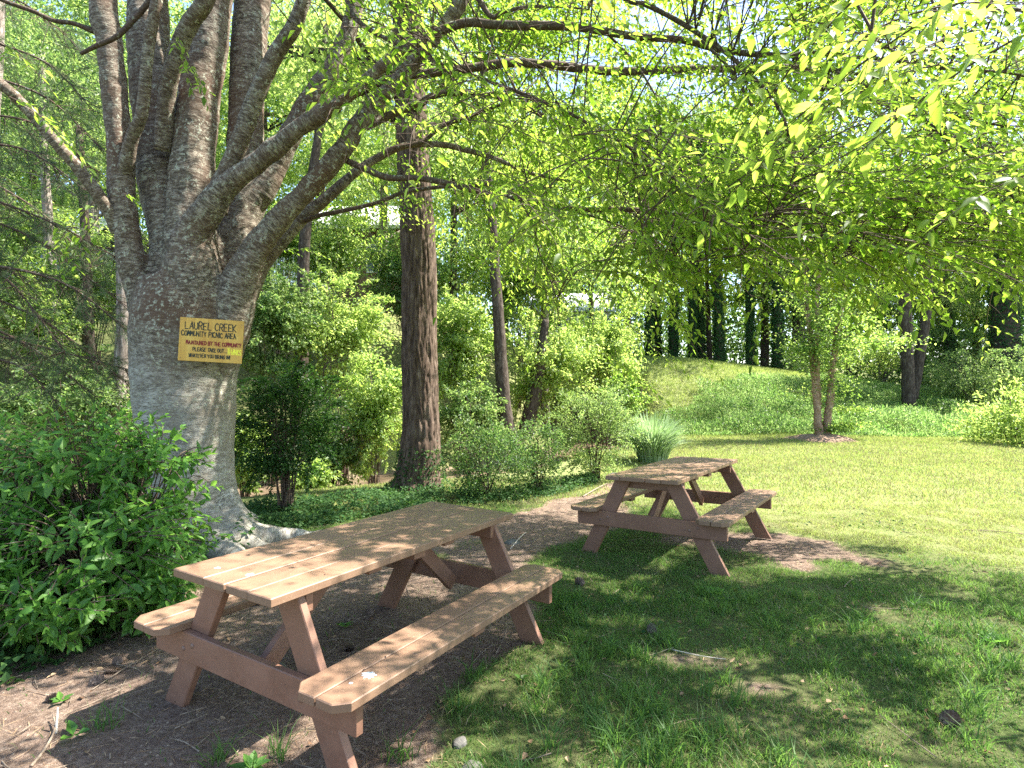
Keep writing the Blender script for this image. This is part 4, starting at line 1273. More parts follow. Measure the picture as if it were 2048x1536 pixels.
for px, d, k, lab in ridge:
    o = pr[k] if k not in used else copy_tree(pr[k]); used.add(k)
    place(o, *XY(px, d), R.uniform(0, 6.28), 1, lab)
for k in range(3):
    if k not in used: place(pr[k], *XY(1480, 38))

# woodland behind: bright young trees
G_W = 'woodland trees behind the picnic area'
wl = [tree_proto('woodland_tree', 'x', 'tree', 14, 3.6, 17000, .17, M['bright'] if i != 1 else M['mid'], M['darkbark'] if i != 2 else M['palebark'], 60 + i, .12, .17, False, 90, G_W, sig=.5) for i in range(3)]
wl.append(tree_proto('woodland_tree', 'x', 'tree', 20, 4.2, 15000, .22, M['mid'], M['darkbark'], 71, .3, .25, False, 80, G_W))
wspots = [(-120, 22, 1), (60, 26, 0), (180, 20, 2), (330, 27, 0), (520, 23, 0), (640, 30, 3), (760, 24, 2), (905, 21, 0), (1010, 30, 1), (1090, 23.5, 2), (1190, 27, 0), (1255, 35, 3), (1420, 39, 0), (1530, 38, 3), (1610, 35, 2), (1700, 35, 0), (1765, 41, 3),
          (1850, 37, 1), (1950, 34, 0), (2010, 41, 3), (2150, 36, 1), (2260, 40, 0), (-260, 30, 3), (430, 38, 3), (850, 40, 3), (1130, 42, 3), (1350, 46, 3), (1650, 45, 3), (1900, 46, 3), (240, 38, 3), (700, 46, 3), (20, 42, 3), (1590, 34.5, 1), (2080, 31, 2)]
adj = {0: 'bright yellow-green', 1: 'mid green', 2: 'pale stemmed light green', 3: 'tall'}
usedw = set()
WLAB = ['thin crowned', 'round crowned', 'beyond the grey trunk', 'above the thicket', 'over the creek bank', 'rising past the house', 'beside the brown trunk', 'seen through the branches', 'behind the leaning stem', 'over the bank shrubs', 'behind the knoll', 'on the skyline', 'at the wood edge']
for i, (px, d, k) in enumerate(wspots):
    o = wl[k] if k not in usedw else copy_tree(wl[k]); usedw.add(k)
    side = 'far left' if px < 150 else 'left' if px < 500 else 'left of centre' if px < 850 else 'centre' if px < 1200 else 'right of centre' if px < 1550 else 'right' if px < 1900 else 'far right'
    depth = 'nearest row' if d < 25 else 'second row' if d < 32 else 'third row' if d < 39 else 'farthest row'
    place(o, *XY(px, d), R.uniform(0, 6.28), R.uniform(.9, 1.12), f'{adj[k]} woodland tree, {depth} at {side}, {WLAB[i % len(WLAB)]}')

# tracked named trunks
def stem_tree(name, label, pts, D, mat, n=30, seg=12, crown=None, cat='tree', d1=None):
    L_ = limb(pts, D, d1 or D, n)
    b = L_[0, :3].copy(); b[2] = tz(b[0], b[1])
    t = thing(name, label, cat, b)
    single_tube_obj('trunk', L_, mat, t, seg, .14, int(D * 10))
    if crown:
        m, k, leaf, sg = crown
        top = L_[-1, :3]
        P, N = crown_points(k, top, (sg * 2.2, sg * 2.2, sg * 1.8), 30, sg * .5, .2, int(D * 7))
        foliage('crown', P, randdir(k, -.4), N, R.uniform(.7, 1.2, k) * leaf, R.uniform(.35, .55, k) * leaf, m, t)
    return t, L_
stem_tree('leaning_tree', 'slim dark leaning trunk across the creek between the shrubs, right of the brown trunk', [(1018, 870, 34), (1010, 830, 30), (1003, 740, 26), (998, 640, 23), (992, 560, 21), (988, 470, 18), (982, 380, 15), (970, 200, 12), (955, -50, 9)], 17.2, M['darkbark'], crown=(M['bright'], 7000, .13, 1.4))
stem_tree('thicket_tree', 'dark trunk half buried in leafy shrubs between the big tree and the brown trunk', [(592, 900, 34), (598, 800, 30), (603, 700, 28), (606, 600, 25), (608, 520, 23), (618, 400, 20), (640, 250, 16), (655, 50, 12)], 16.5, M['darkbark'], crown=(M['bright'], 6000, .13, 1.3))
stem_tree('broken_stump_tree', 'crooked brown stem rising from the bank behind the middle shrubs', [(1050, 870, 30), (1062, 820, 30), (1075, 760, 26), (1085, 690, 20), (1092, 640, 14)], 18.5, M['darkbark'])
stem_tree('pale_trunk_tree', 'sunlit pale trunk seen just left of the big grey trunk', [(232, 900, 32), (238, 820, 28), (244, 720, 28), (250, 640, 30), (246, 520, 24), (236, 380, 20), (225, 200, 16), (215, 0, 12)], 12.8, M['palebark'], crown=(M['mid'], 6000, .11, 1.2))
stem_tree('bank_tree', 'thin brown trunk second from the left behind the pine twigs', [(188, 870, 24), (184, 780, 22), (178, 680, 22), (176, 600, 20), (172, 480, 17), (160, 250, 13)], 15.0, M['darkbark'], crown=(M['mid'], 5000, .12, 1.2))
stem_tree('bank_tree', 'pale patchy trunk farthest left behind the pine twigs', [(120, 880, 26), (118, 780, 24), (110, 640, 22), (102, 520, 19), (90, 300, 15), (85, 100, 12)], 16.5, M['palebark'], crown=(M['mid'], 6000, .12, 1.3))
stem_tree('twin_trunk_tree', 'dark twin trunk tree standing right of the birch on the leafy slope', [(1818, 815, 26), (1816, 760, 23), (1814, 700, 23), (1812, 640, 22), (1806, 540, 19), (1800, 400, 15), (1795, 200, 10)], 24, M['darkbark'], crown=(M['mid'], 7000, .15, 1.8))
stem_tree('twin_trunk_tree', 'leaning right hand stem of the dark pair on the leafy slope', [(1826, 800, 18), (1834, 750, 19), (1842, 700, 18), (1852, 640, 17), (1860, 540, 14), (1872, 400, 11)], 24.4, M['darkbark'])
tI = tree_proto('ivy_tree', 'massive ivy covered tree at the right edge of the lawn', 'tree', 17, 3.4, 12000, .19, M['mid'], M['darkbark'], 90, .4, .55, True, 60, 'large ivy covered trees at the right edge')
place(tI, *XY(2012, 27), 1.0)
o = copy_tree(tI); place(o, *XY(1905, 31), 2.2, .5, 'darker ivy covered tree between the twin trunks and the right edge')
o = copy_tree(tI); place(o, *XY(2150, 30), 4.2, .9, 'ivy covered tree just beyond the right edge of the lawn')

# river birch
def build_birch():
    g = on_ground(1645, 881)
    t = thing('river_birch', 'young river birch with three peeling tan stems on a mulch mound on the lawn', 'tree', (g[0], g[1], tz(g[0], g[1])))
    D = g[1]
    stems = [[(1640, 886, 26), (1637, 850, 19), (1633, 800, 17), (1628, 740, 16), (1622, 680, 14), (1616, 620, 12), (1612, 540, 10), (1600, 420, 7), (1590, 300, 4)],
             [(1648, 886, 26), (1653, 850, 20), (1660, 800, 18), (1666, 740, 17), (1672, 690, 15), (1678, 640, 13), (1690, 560, 10), (1705, 450, 7), (1715, 330, 4)],
             [(1637, 840, 12), (1636, 790, 13), (1634, 740, 12), (1633, 690, 11), (1635, 620, 10), (1640, 520, 8), (1650, 400, 5)]]
    P = []; acc = Acc()
    for k, st in enumerate(stems):
        st = [(a, b, w * .78) for a, b, w in st]
        L_ = limb(st, D + .1 * k, D + .3 - .3 * k, 40)
        L_[:, 0] += (vnoise(L_[:, :3], 1.5, 2, k) - .5) * .10
        V, F, bc = tube(L_[:, :3], L_[:, 3], 14, .22, k)
        mesh('trunk', V, F, M['birch'], t, True, {'bark': ('POINT', 'FLOAT_VECTOR', bc)})
        # curls of loose bark
        n = 260
        ii = R.integers(2, 34, n); a = R.uniform(0, 6.28, n)
        T, A, B = frames(L_[:, :3])
        nn = A[ii] * np.cos(a)[:, None] + B[ii] * np.sin(a)[:, None]
        PP = L_[ii, :3] + nn * L_[ii, 3][:, None]
        V2, F2, per = leafgeo(PP, unit(nn * .5 + R.normal(0, .6, (n, 3))), nn, R.uniform(.03, .09, n), R.uniform(.03, .07, n))
        mesh('peeling_bark', V2, F2, M['birch'], t, False, {'bark': ('POINT', 'FLOAT_VECTOR', V2)})['kind'] = 'stuff'
        for i in range(10, 40, 2):
            for q in range(2):
                a1 = R.uniform(0, 6.28); ln = R.uniform(.6, 1.7) * (1.0 if i > 16 else .8)
                o = L_[i, :3]; e = o + np.array([math.cos(a1), math.sin(a1), R.uniform(-.05, .35)]) * ln
                pth = smooth_path([o, (o + e) / 2 + [0, 0, .1], e], 6)
                if i < 18 and R.random() < .5: continue
                V, F, bc = tube(pth, np.linspace(.014, .004, 6), 4); acc.add(V, F, bc)
                u = R.random((130, 1))
                P.append(o * (1 - u) + e * u + R.normal(0, .16, (130, 3)))
    # low leafy side shoots
    for (px, py, w) in [(1690, 850, .5), (1700, 820, .45), (1665, 860, .35), (1700, 640, .7), (1740, 690, .9), (1780, 680, .7), (1600, 700, .4)]:
        c = at(px, py, D)
        P.append(c + R.normal(0, 1, (350, 3)) * [w * .7, w * .5, w * .16])
    acc.build('branches', M['branch'], t)['kind'] = 'stuff'
    P = np.concatenate(P)
    foliage('crown', P, randdir(len(P), -.5, .5), randdir(len(P), 1.5), R.uniform(.07, .12, len(P)), R.uniform(.045, .07, len(P)), M['bright'], t)
    # mulch mound
    n = 26; th = np.linspace(0, 2 * np.pi, n, endpoint=False); V = []
    for r, z in ((1.15, -.06), (.85, .04), (.5, .13), (.2, .16)):
        rr = r * (1 + .12 * np.sin(th * 3) + .08 * np.cos(th * 7))
        V.append(np.stack([g[0] + rr * np.cos(th), g[1] + rr * np.sin(th), tz(g[0], g[1]) + z + .03 * np.sin(th * 5)], 1))
    V = np.concatenate(V + [np.array([[g[0], g[1], tz(g[0], g[1]) + .2]])])
    F = []
    for r in range(3):
        for j in range(n):
            k = (j + 1) % n; F.append((r * n + j, r * n + k, r * n + n + k, r * n + n + j))
    F2 = np.array([(3 * n + j, 3 * n + (j + 1) % n, 4 * n) for j in range(n)])
    tag(mesh('mulch_mound', V, [np.array(F), F2], M['mulch'], None, True), kind='structure')
build_birch()

# pine reaching in from the left
def build_pine():
    b = np.array([-8.6, 9.2, tz(-8.6, 9.2)])
    t = thing('pine_tree', 'pine with drooping bare twigs and soft needle sprays at the left edge', 'tree', b)
    C = smooth_path([(b[0], b[1], b[2] - .3, .26), (b[0], b[1], 4, .22), (b[0] + .2, b[1], 9, .15), (b[0] + .3, b[1], 14, .03)], 20)
    single_tube_obj('trunk', C, M['palebark'], t)
    acc = Acc(); NP, ND = [], []
    tips = [(-60, 290, 60, 300, 200, 400), (-80, 420, 60, 470, 240, 600), (-80, 560, 90, 640, 250, 760), (-80, 620, 60, 690, 190, 790), (-60, 330, 80, 420, 180, 520), (-90, 480, 20, 560, 130, 700), (-90, 230, 60, 240, 180, 330), (-80, 700, 40, 730, 130, 820), (-80, 60, 90, 120, 190, 220), (-80, -60, 60, 10, 170, 100),
            (-60, 520, 120, 560, 260, 660), (-60, 380, 100, 440, 230, 510), (-60, 140, 90, 190, 200, 290), (-60, 650, 120, 700, 270, 740)]
    for q, (x0, y0, x1, y1, x2, y2) in enumerate(tips):
        D = 7.6 + (q % 5) * .35
        st = np.array([b[0] + .1, b[1], at(x0, y0, D)[2] + .3])
        L_ = smooth_path([st, at(x0, y0, D), at(x1, y1, D - .1), at(x2, y2, D - .2)], 24)
        V, F, bc = tube(L_, np.linspace(.028, .006, 24), 5, .1); acc.add(V, F, bc)
        for i in range(5, 24):
            for s in range(4):
                d = unit(np.array([R.uniform(-.3, 1), R.normal(0, .7), R.uniform(-1.0, .12)]))
                ln = R.uniform(.25, .8)
                e = L_[i] + d * ln - [0, 0, .1 * ln]
                pth = smooth_path([L_[i], (L_[i] + e) / 2 + R.normal(0, .03, 3), e], 5)
                V, F, bc = tube(pth, np.linspace(.006, .002, 5), 3, cap=False); acc.add(V, F, bc)
                if R.random() < .62:
                    m = 95
                    u = R.uniform(.25, 1, (m, 1))
                    NP.append(L_[i] * (1 - u) + e * u); ND.append(unit(d * .8 + R.normal(0, .6, (m, 3))))
    acc.build('twigs', M['branch'], t)['kind'] = 'stuff'
    P = np.concatenate(NP); D = np.concatenate(ND)
    foliage('needles', P, D, randdir(len(P)), R.uniform(.06, .11, len(P)), .0045, M['pine'], t, kind='stuff', fold=.1)
build_pine()

# ------------------------------------------------------------------ shrubs
def shrub(name, label, base, cen, rad, n, leaf, mat, stems=8, clumps=40, sig=None, group=None, stem_r=.012, six=False, wr=.5, big=0, upn=1.0, ddir=-.1, seed=1, shell=.5, flat=1.0):
    base = np.array([base[0], base[1], tz(base[0], base[1])])
    t = thing(name, label, 'shrub', base, group)
    rg = np.random.default_rng(seed)
    cen = np.array(cen, float); rad = np.array(rad, float)
    acc = Acc()
    for q in range(stems):
        e = cen + unit(rg.normal(size=3) + [0, 0, .8]) * rad * rg.uniform(.5, .95)
        o = base + np.append(rg.normal(0, .07 * rad[0], 2), -.03)
        mid = o * .5 + e * .5; mid[:2] = o[:2] * .65 + e[:2] * .35
        pth = smooth_path([o, mid, e], 10)
        V, F, bc = tube(pth, np.linspace(stem_r, stem_r * .3, 10), 5); acc.add(V, F, bc)
        for u in rg.uniform(.35, .95, 5):
            i = int(u * 9); o2 = pth[i]; e2 = o2 + unit(rg.normal(size=3) + [0, 0, .3]) * rad.mean() * rg.uniform(.3, .6)
            V, F, bc = tube(smooth_path([o2, (o2 + e2) / 2, e2], 5), np.linspace(stem_r * .4, stem_r * .15, 5), 3, cap=False); acc.add(V, F, bc)
    P, N = crown_points(int(n * .72), cen, rad, clumps, sig or rad.mean() * .2, shell, seed)
    ns = 46; per = int(n * .28 / ns); SP, SN = [], []
    for q in range(ns):
        u = unit(rg.normal(size=3) + [0, 0, .25]); ln = rg.uniform(.35, .75) * rad.mean()
        o2 = cen + u * rad * rg.uniform(.55, .85); dd = unit(u + rg.normal(0, .45, 3) + [0, 0, .1])
        w = rg.random((per, 1)); tip = o2 + dd * ln - [0, 0, .25 * ln]
        c_ = o2 * (1 - w) + tip * w + [0, 0, .15] * (w * (1 - w)) * ln * 4
        SP.append(c_ + rg.normal(0, .5, (per, 3)) * (leaf * (1.3 - w))); SN.append(unit(rg.normal(size=(per, 3)) + [0, 0, 1]))
        V, F, bc = tube(smooth_path([o2, (o2 + tip) / 2 + [0, 0, .15 * ln], tip], 5), np.linspace(stem_r * .35, stem_r * .12, 5), 3, cap=False); acc.add(V, F, bc)
    acc.build('stems', M['branch'], t)
    P = np.concatenate([P] + SP); N = np.concatenate([N] + SN)
    g = terrain(P[:, :2]); k = P[:, 2] > g + .02; P, N = P[k], N[k]
    n = len(P)
    N = unit(N + [0, 0, upn - 1]); out = unit((P - cen) / rad)
    D = unit(out * .7 + rg.normal(size=(n, 3)) * [.8, .8, .8 * flat] + [0, 0, ddir])
    foliage('foliage', P, D, N, rg.uniform(.7, 1.25, n) * leaf, rg.uniform(.8, 1.2, n) * leaf * wr, mat, t, six=six, rnd=rg.random(n), kind='stuff')
    return t

def build_left_shrub():
    """broad leaved shrub at lower left: whorled shoots, the 300 largest leaves are parts"""
    base = np.array([-2.85, 3.85, tz(-2.85, 3.85)])
    t = thing('broadleaf_shrub', 'broad leaved bright green shrub filling the lower left corner before the big trunk', 'shrub', base)
    acc = Acc(); LP, LD, LN, LL = [], [], [], []
    rg = np.random.default_rng(77)
    cens = [((-3.1, 4.1, .95), (.85, .75, .62), 120), ((-2.60, 4.15, .95), (.48, .5, .48), 62), ((-2.75, 3.75, .55), (.85, .55, .45), 110), ((-3.6, 3.9, .8), (.7, .6, .8), 80), ((-2.45, 3.95, .55), (.45, .45, .45), 50), ((-3.3, 3.5, .45), (.5, .4, .42), 60), ((-2.75, 3.45, .28), (.6, .3, .26), 70), ((-2.35, 3.75, .25), (.4, .3, .24), 40), ((-3.4, 3.2, .25), (.5, .3, .25), 45)]
    for cen, rad, ns in cens:
        cen = np.array(cen); rad = np.array(rad)
        for q in range(ns):
            u = unit(rg.normal(size=3) + [0, -.35, .35])
            tip = cen + u * rad * rg.uniform(.72, 1.0)
            if tip[2] < .08: tip[2] = .08 + rg.random() * .1
            root = base + np.append(rg.normal(0, .12, 2) + [0, .25], 0)
            inner = cen + (tip - cen) * .45
            pth = smooth_path([root, inner, tip], 12)
            V, F, bc = tube(pth, np.linspace(.008, .002, 12), 4, cap=False); acc.add(V, F, bc)
            ln = rg.uniform(.28, .42)
            m = 13
            for j in range(m):
                f = 1 - (j / m) * ln / np.linalg.norm(tip - inner) if np.linalg.norm(tip - inner) > ln else 1 - j / m
                f = max(f, 0.0)
                p = inner + (tip - inner) * f
                ax = unit(tip - inner)
                a = j * 2.4 + q
                s1 = unit(np.cross(ax, [.1, .2, 1])); s2 = np.cross(ax, s1)
                sp = .35 if j < 4 else .9
                d = unit(ax * (1.0 if j < 4 else .35) + (s1 * math.cos(a) + s2 * math.sin(a)) * sp + rg.normal(0, .12, 3) - np.array([0, 0, .15]))
                LP.append(p); LD.append(d); LN.append(unit(ax + np.array([0, 0, .8]) + rg.normal(0, .2, 3))); LL.append(rg.uniform(.055, .105) * (.7 if j < 3 else 1))
    acc.build('stems', M['branch'], t)['kind'] = 'stuff'
    P = np.array(LP); D = np.array(LD); N = np.array(LN); L_ = np.array(LL)
    px, py, dep = project(P)
    vis = (px > 0) & (px < 2048) & (py > 0) & (py < 1536)
    # leaves on the side turned to the camera show largest
    size = np.where(vis, L_ / dep, 0) - (P[:, 1] > 3.9) * .01
    order = np.argsort(-size); big, rest = order[:300], order[300:]
    foliage('foliage', P[rest], D[rest], N[rest], L_[rest], L_[rest] * .46, M['shrub'], t, six=True, kind='stuff', rnd=rg.random(len(rest)))
    m = 7; u = np.linspace(0, 1, m)
    w = .23 * np.sin(np.pi * u ** .85) ** .85; w[0] = .015; w[-1] = .003
    c = np.stack([u, 0 * u, -.18 * u ** 2], 1)
    l = c + np.stack([0 * u, w, w * .3], 1); r = c + np.stack([0 * u, -w, w * .3], 1)
    V = np.concatenate([c, l, r]); i = np.arange(m - 1)
    F = np.concatenate([np.stack([i, i + 1, m + i + 1, m + i], 1), np.stack([i, 2 * m + i, 2 * m + i + 1, i + 1], 1)])
    mm = leaf_mat("broad_shrub_near_leaf", (.05, .14, .022), (.12, .25, .045), (.14, .38, .05), (.36, .62, .10), .42, .42, .35, attr=False)
    po = mesh('leaf', V, F, mm, None, True, link=False); me = po.data; bpy.data.objects.remove(po)
    from mathutils import Matrix
    for q in big:
        d = unit(D[q]); sd = unit(np.cross(N[q], d)); nn = np.cross(d, sd)
        o = bpy.data.objects.new('leaf', me); COL.objects.link(o); o.parent = t
        o.location = Vector(P[q]) - Vector(t.location)
        o.rotation_euler = Matrix(((d[0], sd[0], nn[0]), (d[1], sd[1], nn[1]), (d[2], sd[2], nn[2]))).to_euler()
        s = float(L_[q]); o.scale = (s, s, s)
build_left_shrub()

# feathery dark bush between the big tree and the brown trunk
def px_shrub(name, label, cx, cy, wx, hy, d, base_py, n, leaf, mat, depth=None, **kw):
    c = at(cx, cy, d); rx = wx / 2 * d / FPX; rz = hy / 2 * d / FPX
    b = at(cx, base_py, d)
    return shrub(name, label, (b[0], b[1]), c, (rx, depth or rx * .8, rz), n, leaf, mat, **kw)
px_shrub('feathery_bush', 'dark green feathery multi-stemmed bush between the grey tree and the brown trunk', 573, 845, 215, 240, 7.6, 1015, 19000, .048, M['deep'], stems=18, clumps=120, seed=3, stem_r=.016, sig=.12, shell=.55, flat=.35, upn=1.6)
px_shrub('hedge_bush', 'dense leafy bush right at the foot of the brown trunk', 970, 915, 175, 150, 8.6, 998, 8500, .042, M['mid'], stems=12, clumps=70, seed=4, sig=.11, group='bushes beside the brown trunk')
px_shrub('hedge_bush', 'small leafy bush in the middle of the three bushes right of the brown trunk', 1075, 905, 110, 150, 9.2, 985, 5000, .042, M['mid'], stems=10, clumps=50, seed=5, sig=.10, group='bushes beside the brown trunk')
px_shrub('hedge_bush', 'tallest of the three bushes, left of the ornamental grass clump', 1190, 868, 165, 200, 10.3, 965, 9500, .048, M['mid'], stems=16, clumps=80, seed=6, sig=.13, group='bushes beside the brown trunk')

bank = [  # px, py centre, width, height, distance, base, mat, n
    (545, 640, 190, 240, 14.5, 800, 'mid', 12000, 'tall leafy bank shrub directly right of the sign'), (690, 660, 200, 260, 15.5, 830, 'bright', 12000, 'rounded light green bank shrub left of the brown trunk'), (750, 830, 150, 240, 13.2, 960, 'bright', 10000, 'sunlit drooping shrub beside the creek left of the brown trunk'),
    (660, 900, 120, 150, 13.0, 975, 'mid', 5000, 'shrub hanging over the creek water behind the feathery bush'), (490, 900, 90, 160, 12.5, 985, 'bright', 4500, 'pale sunlit shrub between the grey trunk and the feathery bush'), (620, 960, 90, 80, 12.0, 1000, 'bright', 2500, 'low pale plants at the creek edge under the feathery bush'),
    (915, 690, 150, 230, 18.0, 840, 'bright', 11000, 'bright tall shrub right behind the brown trunk'), (935, 830, 130, 130, 16.5, 900, 'mid', 6000, 'darker low shrub across the creek right of the brown trunk'), (1100, 730, 190, 220, 19.0, 860, 'bright', 12000, 'wide loose bright shrub between the leaning trunk and the knoll'),
    (1210, 700, 150, 200, 20.5, 840, 'bright', 10000, 'bright shrub at the left shoulder of the knoll'), (1040, 560, 200, 160, 22.0, 700, 'bright', 9000, 'high bright shrub on the hillside above the leaning trunk'), (820, 560, 160, 180, 20.0, 720, 'mid', 8000, 'hillside shrub below the brown house'),
    (655, 500, 230, 150, 19.0, 800, 'bright', 9000, 'high light shrub hanging in front of the brown house wall'), (560, 470, 130, 120, 18.0, 760, 'bright', 5000, 'yellow-green hanging foliage left of the white deck rail'), (60, 470, 200, 150, 17.5, 740, 'bright', 8000, 'bright foliage before the grey house at far left'),
    (330, 720, 150, 240, 14.0, 860, 'mid', 7000, 'leafy shrub hidden behind the big grey trunk'), (60, 640, 220, 260, 14.5, 820, 'bright', 11000, 'tangled shrub behind the pine twigs at far left'), (180, 560, 160, 220, 15.5, 760, 'bright', 8000, 'light green shrub behind the left pale trunk'), (150, 800, 260, 140, 12.5, 900, 'mid', 9000, 'low dense shrub at left beyond the creek bank'),
    (1250, 800, 90, 110, 19.0, 870, 'bright', 4000, 'small bright shrub above the ornamental grass'), (-120, 600, 260, 320, 13.5, 820, 'mid', 9000, 'large shrub just outside the left edge'), (430, 560, 140, 240, 17.5, 740, 'bright', 7000, 'light shrub seen through the fork of the grey tree')]
for i, (cx, cy, wx, hy, d, bp, mt, n, lab) in enumerate(bank):
    px_shrub('bank_shrub', lab, cx, cy, wx, hy, d, bp, n, .105 if d < 17 else .125, M[mt], stems=12, clumps=46, seed=20 + i, group='wild shrubs on the creek bank', stem_r=.02, depth=wx / 2 * d / FPX * .7, shell=.15, ddir=-.5, sig=wx / 2 * d / FPX * .17)
rs = [(2030, 850, 190, 150, 17.0, 880, 'bright', 6500, 'pale yellow-green shrub cut by the right edge of the photo'), (1950, 760, 200, 110, 25.0, 800, 'mid', 8000, 'low thicket under the big ivy covered tree'), (2090, 760, 200, 150, 24.0, 800, 'mid', 7000, 'thicket just beyond the right edge'), (1760, 710, 170, 90, 29.0, 760, 'bright', 6000, 'light shrub behind the birch at the wood edge'),
      (1900, 700, 140, 120, 31.0, 760, 'mid', 6000, 'dark shrub between the twin trunks and the ivy covered tree'), (1600, 730, 120, 60, 31.0, 750, 'mid', 3500, 'low shrub on the crest just left of the birch')]
for i, (cx, cy, wx, hy, d, bp, mt, n, lab) in enumerate(rs):
    px_shrub('wood_edge_shrub', lab, cx, cy, wx, hy, d, bp, n, .11, M[mt], stems=9, clumps=50, seed=50 + i, group='shrubs along the wood edge', stem_r=.02, shell=.3)

# ornamental grass clump
def build_clump():
    g = on_ground(1305, 925)
    t = thing('ornamental_grass', 'fountain of striped ornamental grass between the bushes and the farther table', 'grass clump', (g[0], g[1], tz(g[0], g[1])))
    acc = Acc(); n = 1500
    a = R.uniform(0, 6.28, n); r0 = R.random(n) ** .5 * .32; h = R.uniform(.65, 1.35, n); sp = R.uniform(.1, .75, n)
    bx = g[0] + r0 * np.cos(a); by = g[1] + r0 * np.sin(a)
    u = np.linspace(0, 1, 6)
    C = np.stack([bx[:, None] + np.cos(a)[:, None] * sp[:, None] * u ** 1.8, by[:, None] + np.sin(a)[:, None] * sp[:, None] * u ** 1.8, g[2] + h[:, None] * (u - .42 * (sp[:, None] / .75) * u ** 3)], 2)
    w = .011 * np.array([.7, 1, 1, .8, .5, .05])
    S = np.stack([-np.sin(a + R.normal(0, .9, n)), np.cos(a), 0 * a], 1)
    V = np.stack([C + S[:, None] * w[None, :, None], C - S[:, None] * w[None, :, None]], 2).reshape(-1, 3)
    b = (np.arange(n)[:, None, None] * 12 + np.arange(5)[None, :, None] * 2)
    F = (b + np.array([0, 1, 3, 2])[None, None, :]).reshape(-1, 4)
    o = mesh('blades', V, F, M['silver'], t, False, {'rnd': ('FACE', 'FLOAT', np.repeat(R.random(n), 5))}); o['kind'] = 'stuff'
build_clump()

# ------------------------------------------------------------------ ground cover, grass, litter
def scatter(poly_px, n, seed=0):
    poly = [gp(*p) for p in poly_px]; a = np.array(poly)
    rg = np.random.default_rng(seed)
    P = rg.uniform(a.min(0), a.max(0), (n * 4, 2))
    return P[inpoly(P, poly)][:n]

def build_ivy(name, poly, n, size, label, seed, h=.18):
    P = scatter(poly, n, seed)
    k = vnoise(P, 2.2, 2, seed) + R.random(len(P)) * .25 > .42
    P = P[k]; n = len(P)
    z = terrain(P) + R.random(n) ** 1.3 * h * (.4 + vnoise(P, 3, 1, 2))
    PP = np.concatenate([P, z[:, None]], 1)
    o = foliage(name, PP, randdir(n, -.05, .35), randdir(n, 2.2) + [0, -.4, 0], R.uniform(.7, 1.25, n) * size, R.uniform(.75, 1.05, n) * size, M['ivy'], None, six=True, kind='stuff', fold=.08)
    o['label'] = label; o['category'] = 'ground cover'
build_ivy('ivy_ground_cover', [(-350, 1340), (0, 1385), (60, 1350), (190, 1290), (300, 1265), (390, 1180), (420, 1120), (330, 1060), (0, 1040), (-400, 1100)], 11000, .045, 'glossy dark ivy carpet under the broad leaved shrub at left', 3, .22)
build_ivy('ivy_ground_cover', [(500, 1085), (700, 1040), (880, 1015), (1080, 1000), (1200, 970), (1180, 950), (1000, 985), (900, 975), (760, 985), (500, 1010), (440, 1040)], 16000, .042, 'low leafy cover between the grey tree and the brown trunk', 4, .12)
build_ivy('ivy_ground_cover', [(330, 1110), (480, 1115), (520, 1090), (400, 1075), (330, 1080)], 500, .05, 'small ivy shoots at the foot of the grey trunk', 5, .3)

def hill_cover():
    n = 190000
    P = np.stack([R.uniform(3.5, 27, n), R.uniform(19.8, 31.5, n)], 1)
    z = terrain(P)
    px, py, dep = project(np.concatenate([P, z[:, None]], 1))
    mown = (px < 1540 - (py - 700) * 1.25 + (vnoise(P, .5, 2, 61) - .5) * 160) | ((P[:, 1] > 27.5) & (px < 1620))          # mown left shoulder of the knoll
    k = (~mown) & (P[:, 1] > 19.8 + (vnoise(P, .8, 2, 2) - .5) * .5)
    P = P[k]; z = z[k]; n = len(P)
    hgt = (.10 + 1.1 * vnoise(P, .9, 3, 12) ** 2) * np.clip((P[:, 1] - 19.7) / .8, .35, 1)
    zz = z + R.random(n) ** .7 * hgt
    zz = z + (zz - z) * (1 - .65 * sstep(25, 29, P[:, 1]))
    o = foliage('hill_ground_cover', np.concatenate([P, zz[:, None]], 1), randdir(n, .9, .9), randdir(n, .5), R.uniform(.07, .20, n), R.uniform(.02, .05, n), M['gcover'], None, kind='stuff')
    tag(o, 'leafy wild plants covering the front of the knoll behind the lawn', 'ground cover')
hill_cover()

def blades(P, h, w, lean, rnd, three=True):
    n = len(P); z = terrain(P)
    a = R.uniform(0, 6.28, n)
    S = np.stack([np.cos(a), np.sin(a), 0 * a], 1) * (w / 2)[:, None]
    dr = R.uniform(0, 6.28, n)
    Ld = np.stack([np.cos(dr), np.sin(dr), 0 * a], 1) * (lean * h)[:, None]
    B = np.concatenate([P, (z - .004)[:, None]], 1)
    up = np.array([0, 0, 1.0]) * h[:, None]
    if three:
        m = B + up * .6 + Ld * .35
        t = B + up * .95 + Ld
        V = np.stack([B - S, B + S, m + S * .75, m - S * .75, t], 1).reshape(-1, 3)
        b = np.arange(n)[:, None] * 5
        F4 = b + [0, 1, 2, 3]; F3 = b + [3, 2, 4]
        return V, [F4, F3], np.concatenate([rnd, rnd])
    t = B + up + Ld
    V = np.stack([B - S, B + S, t], 1).reshape(-1, 3)
    b = np.arange(n)[:, None] * 3
    return V, [b + [0, 1, 2]], rnd

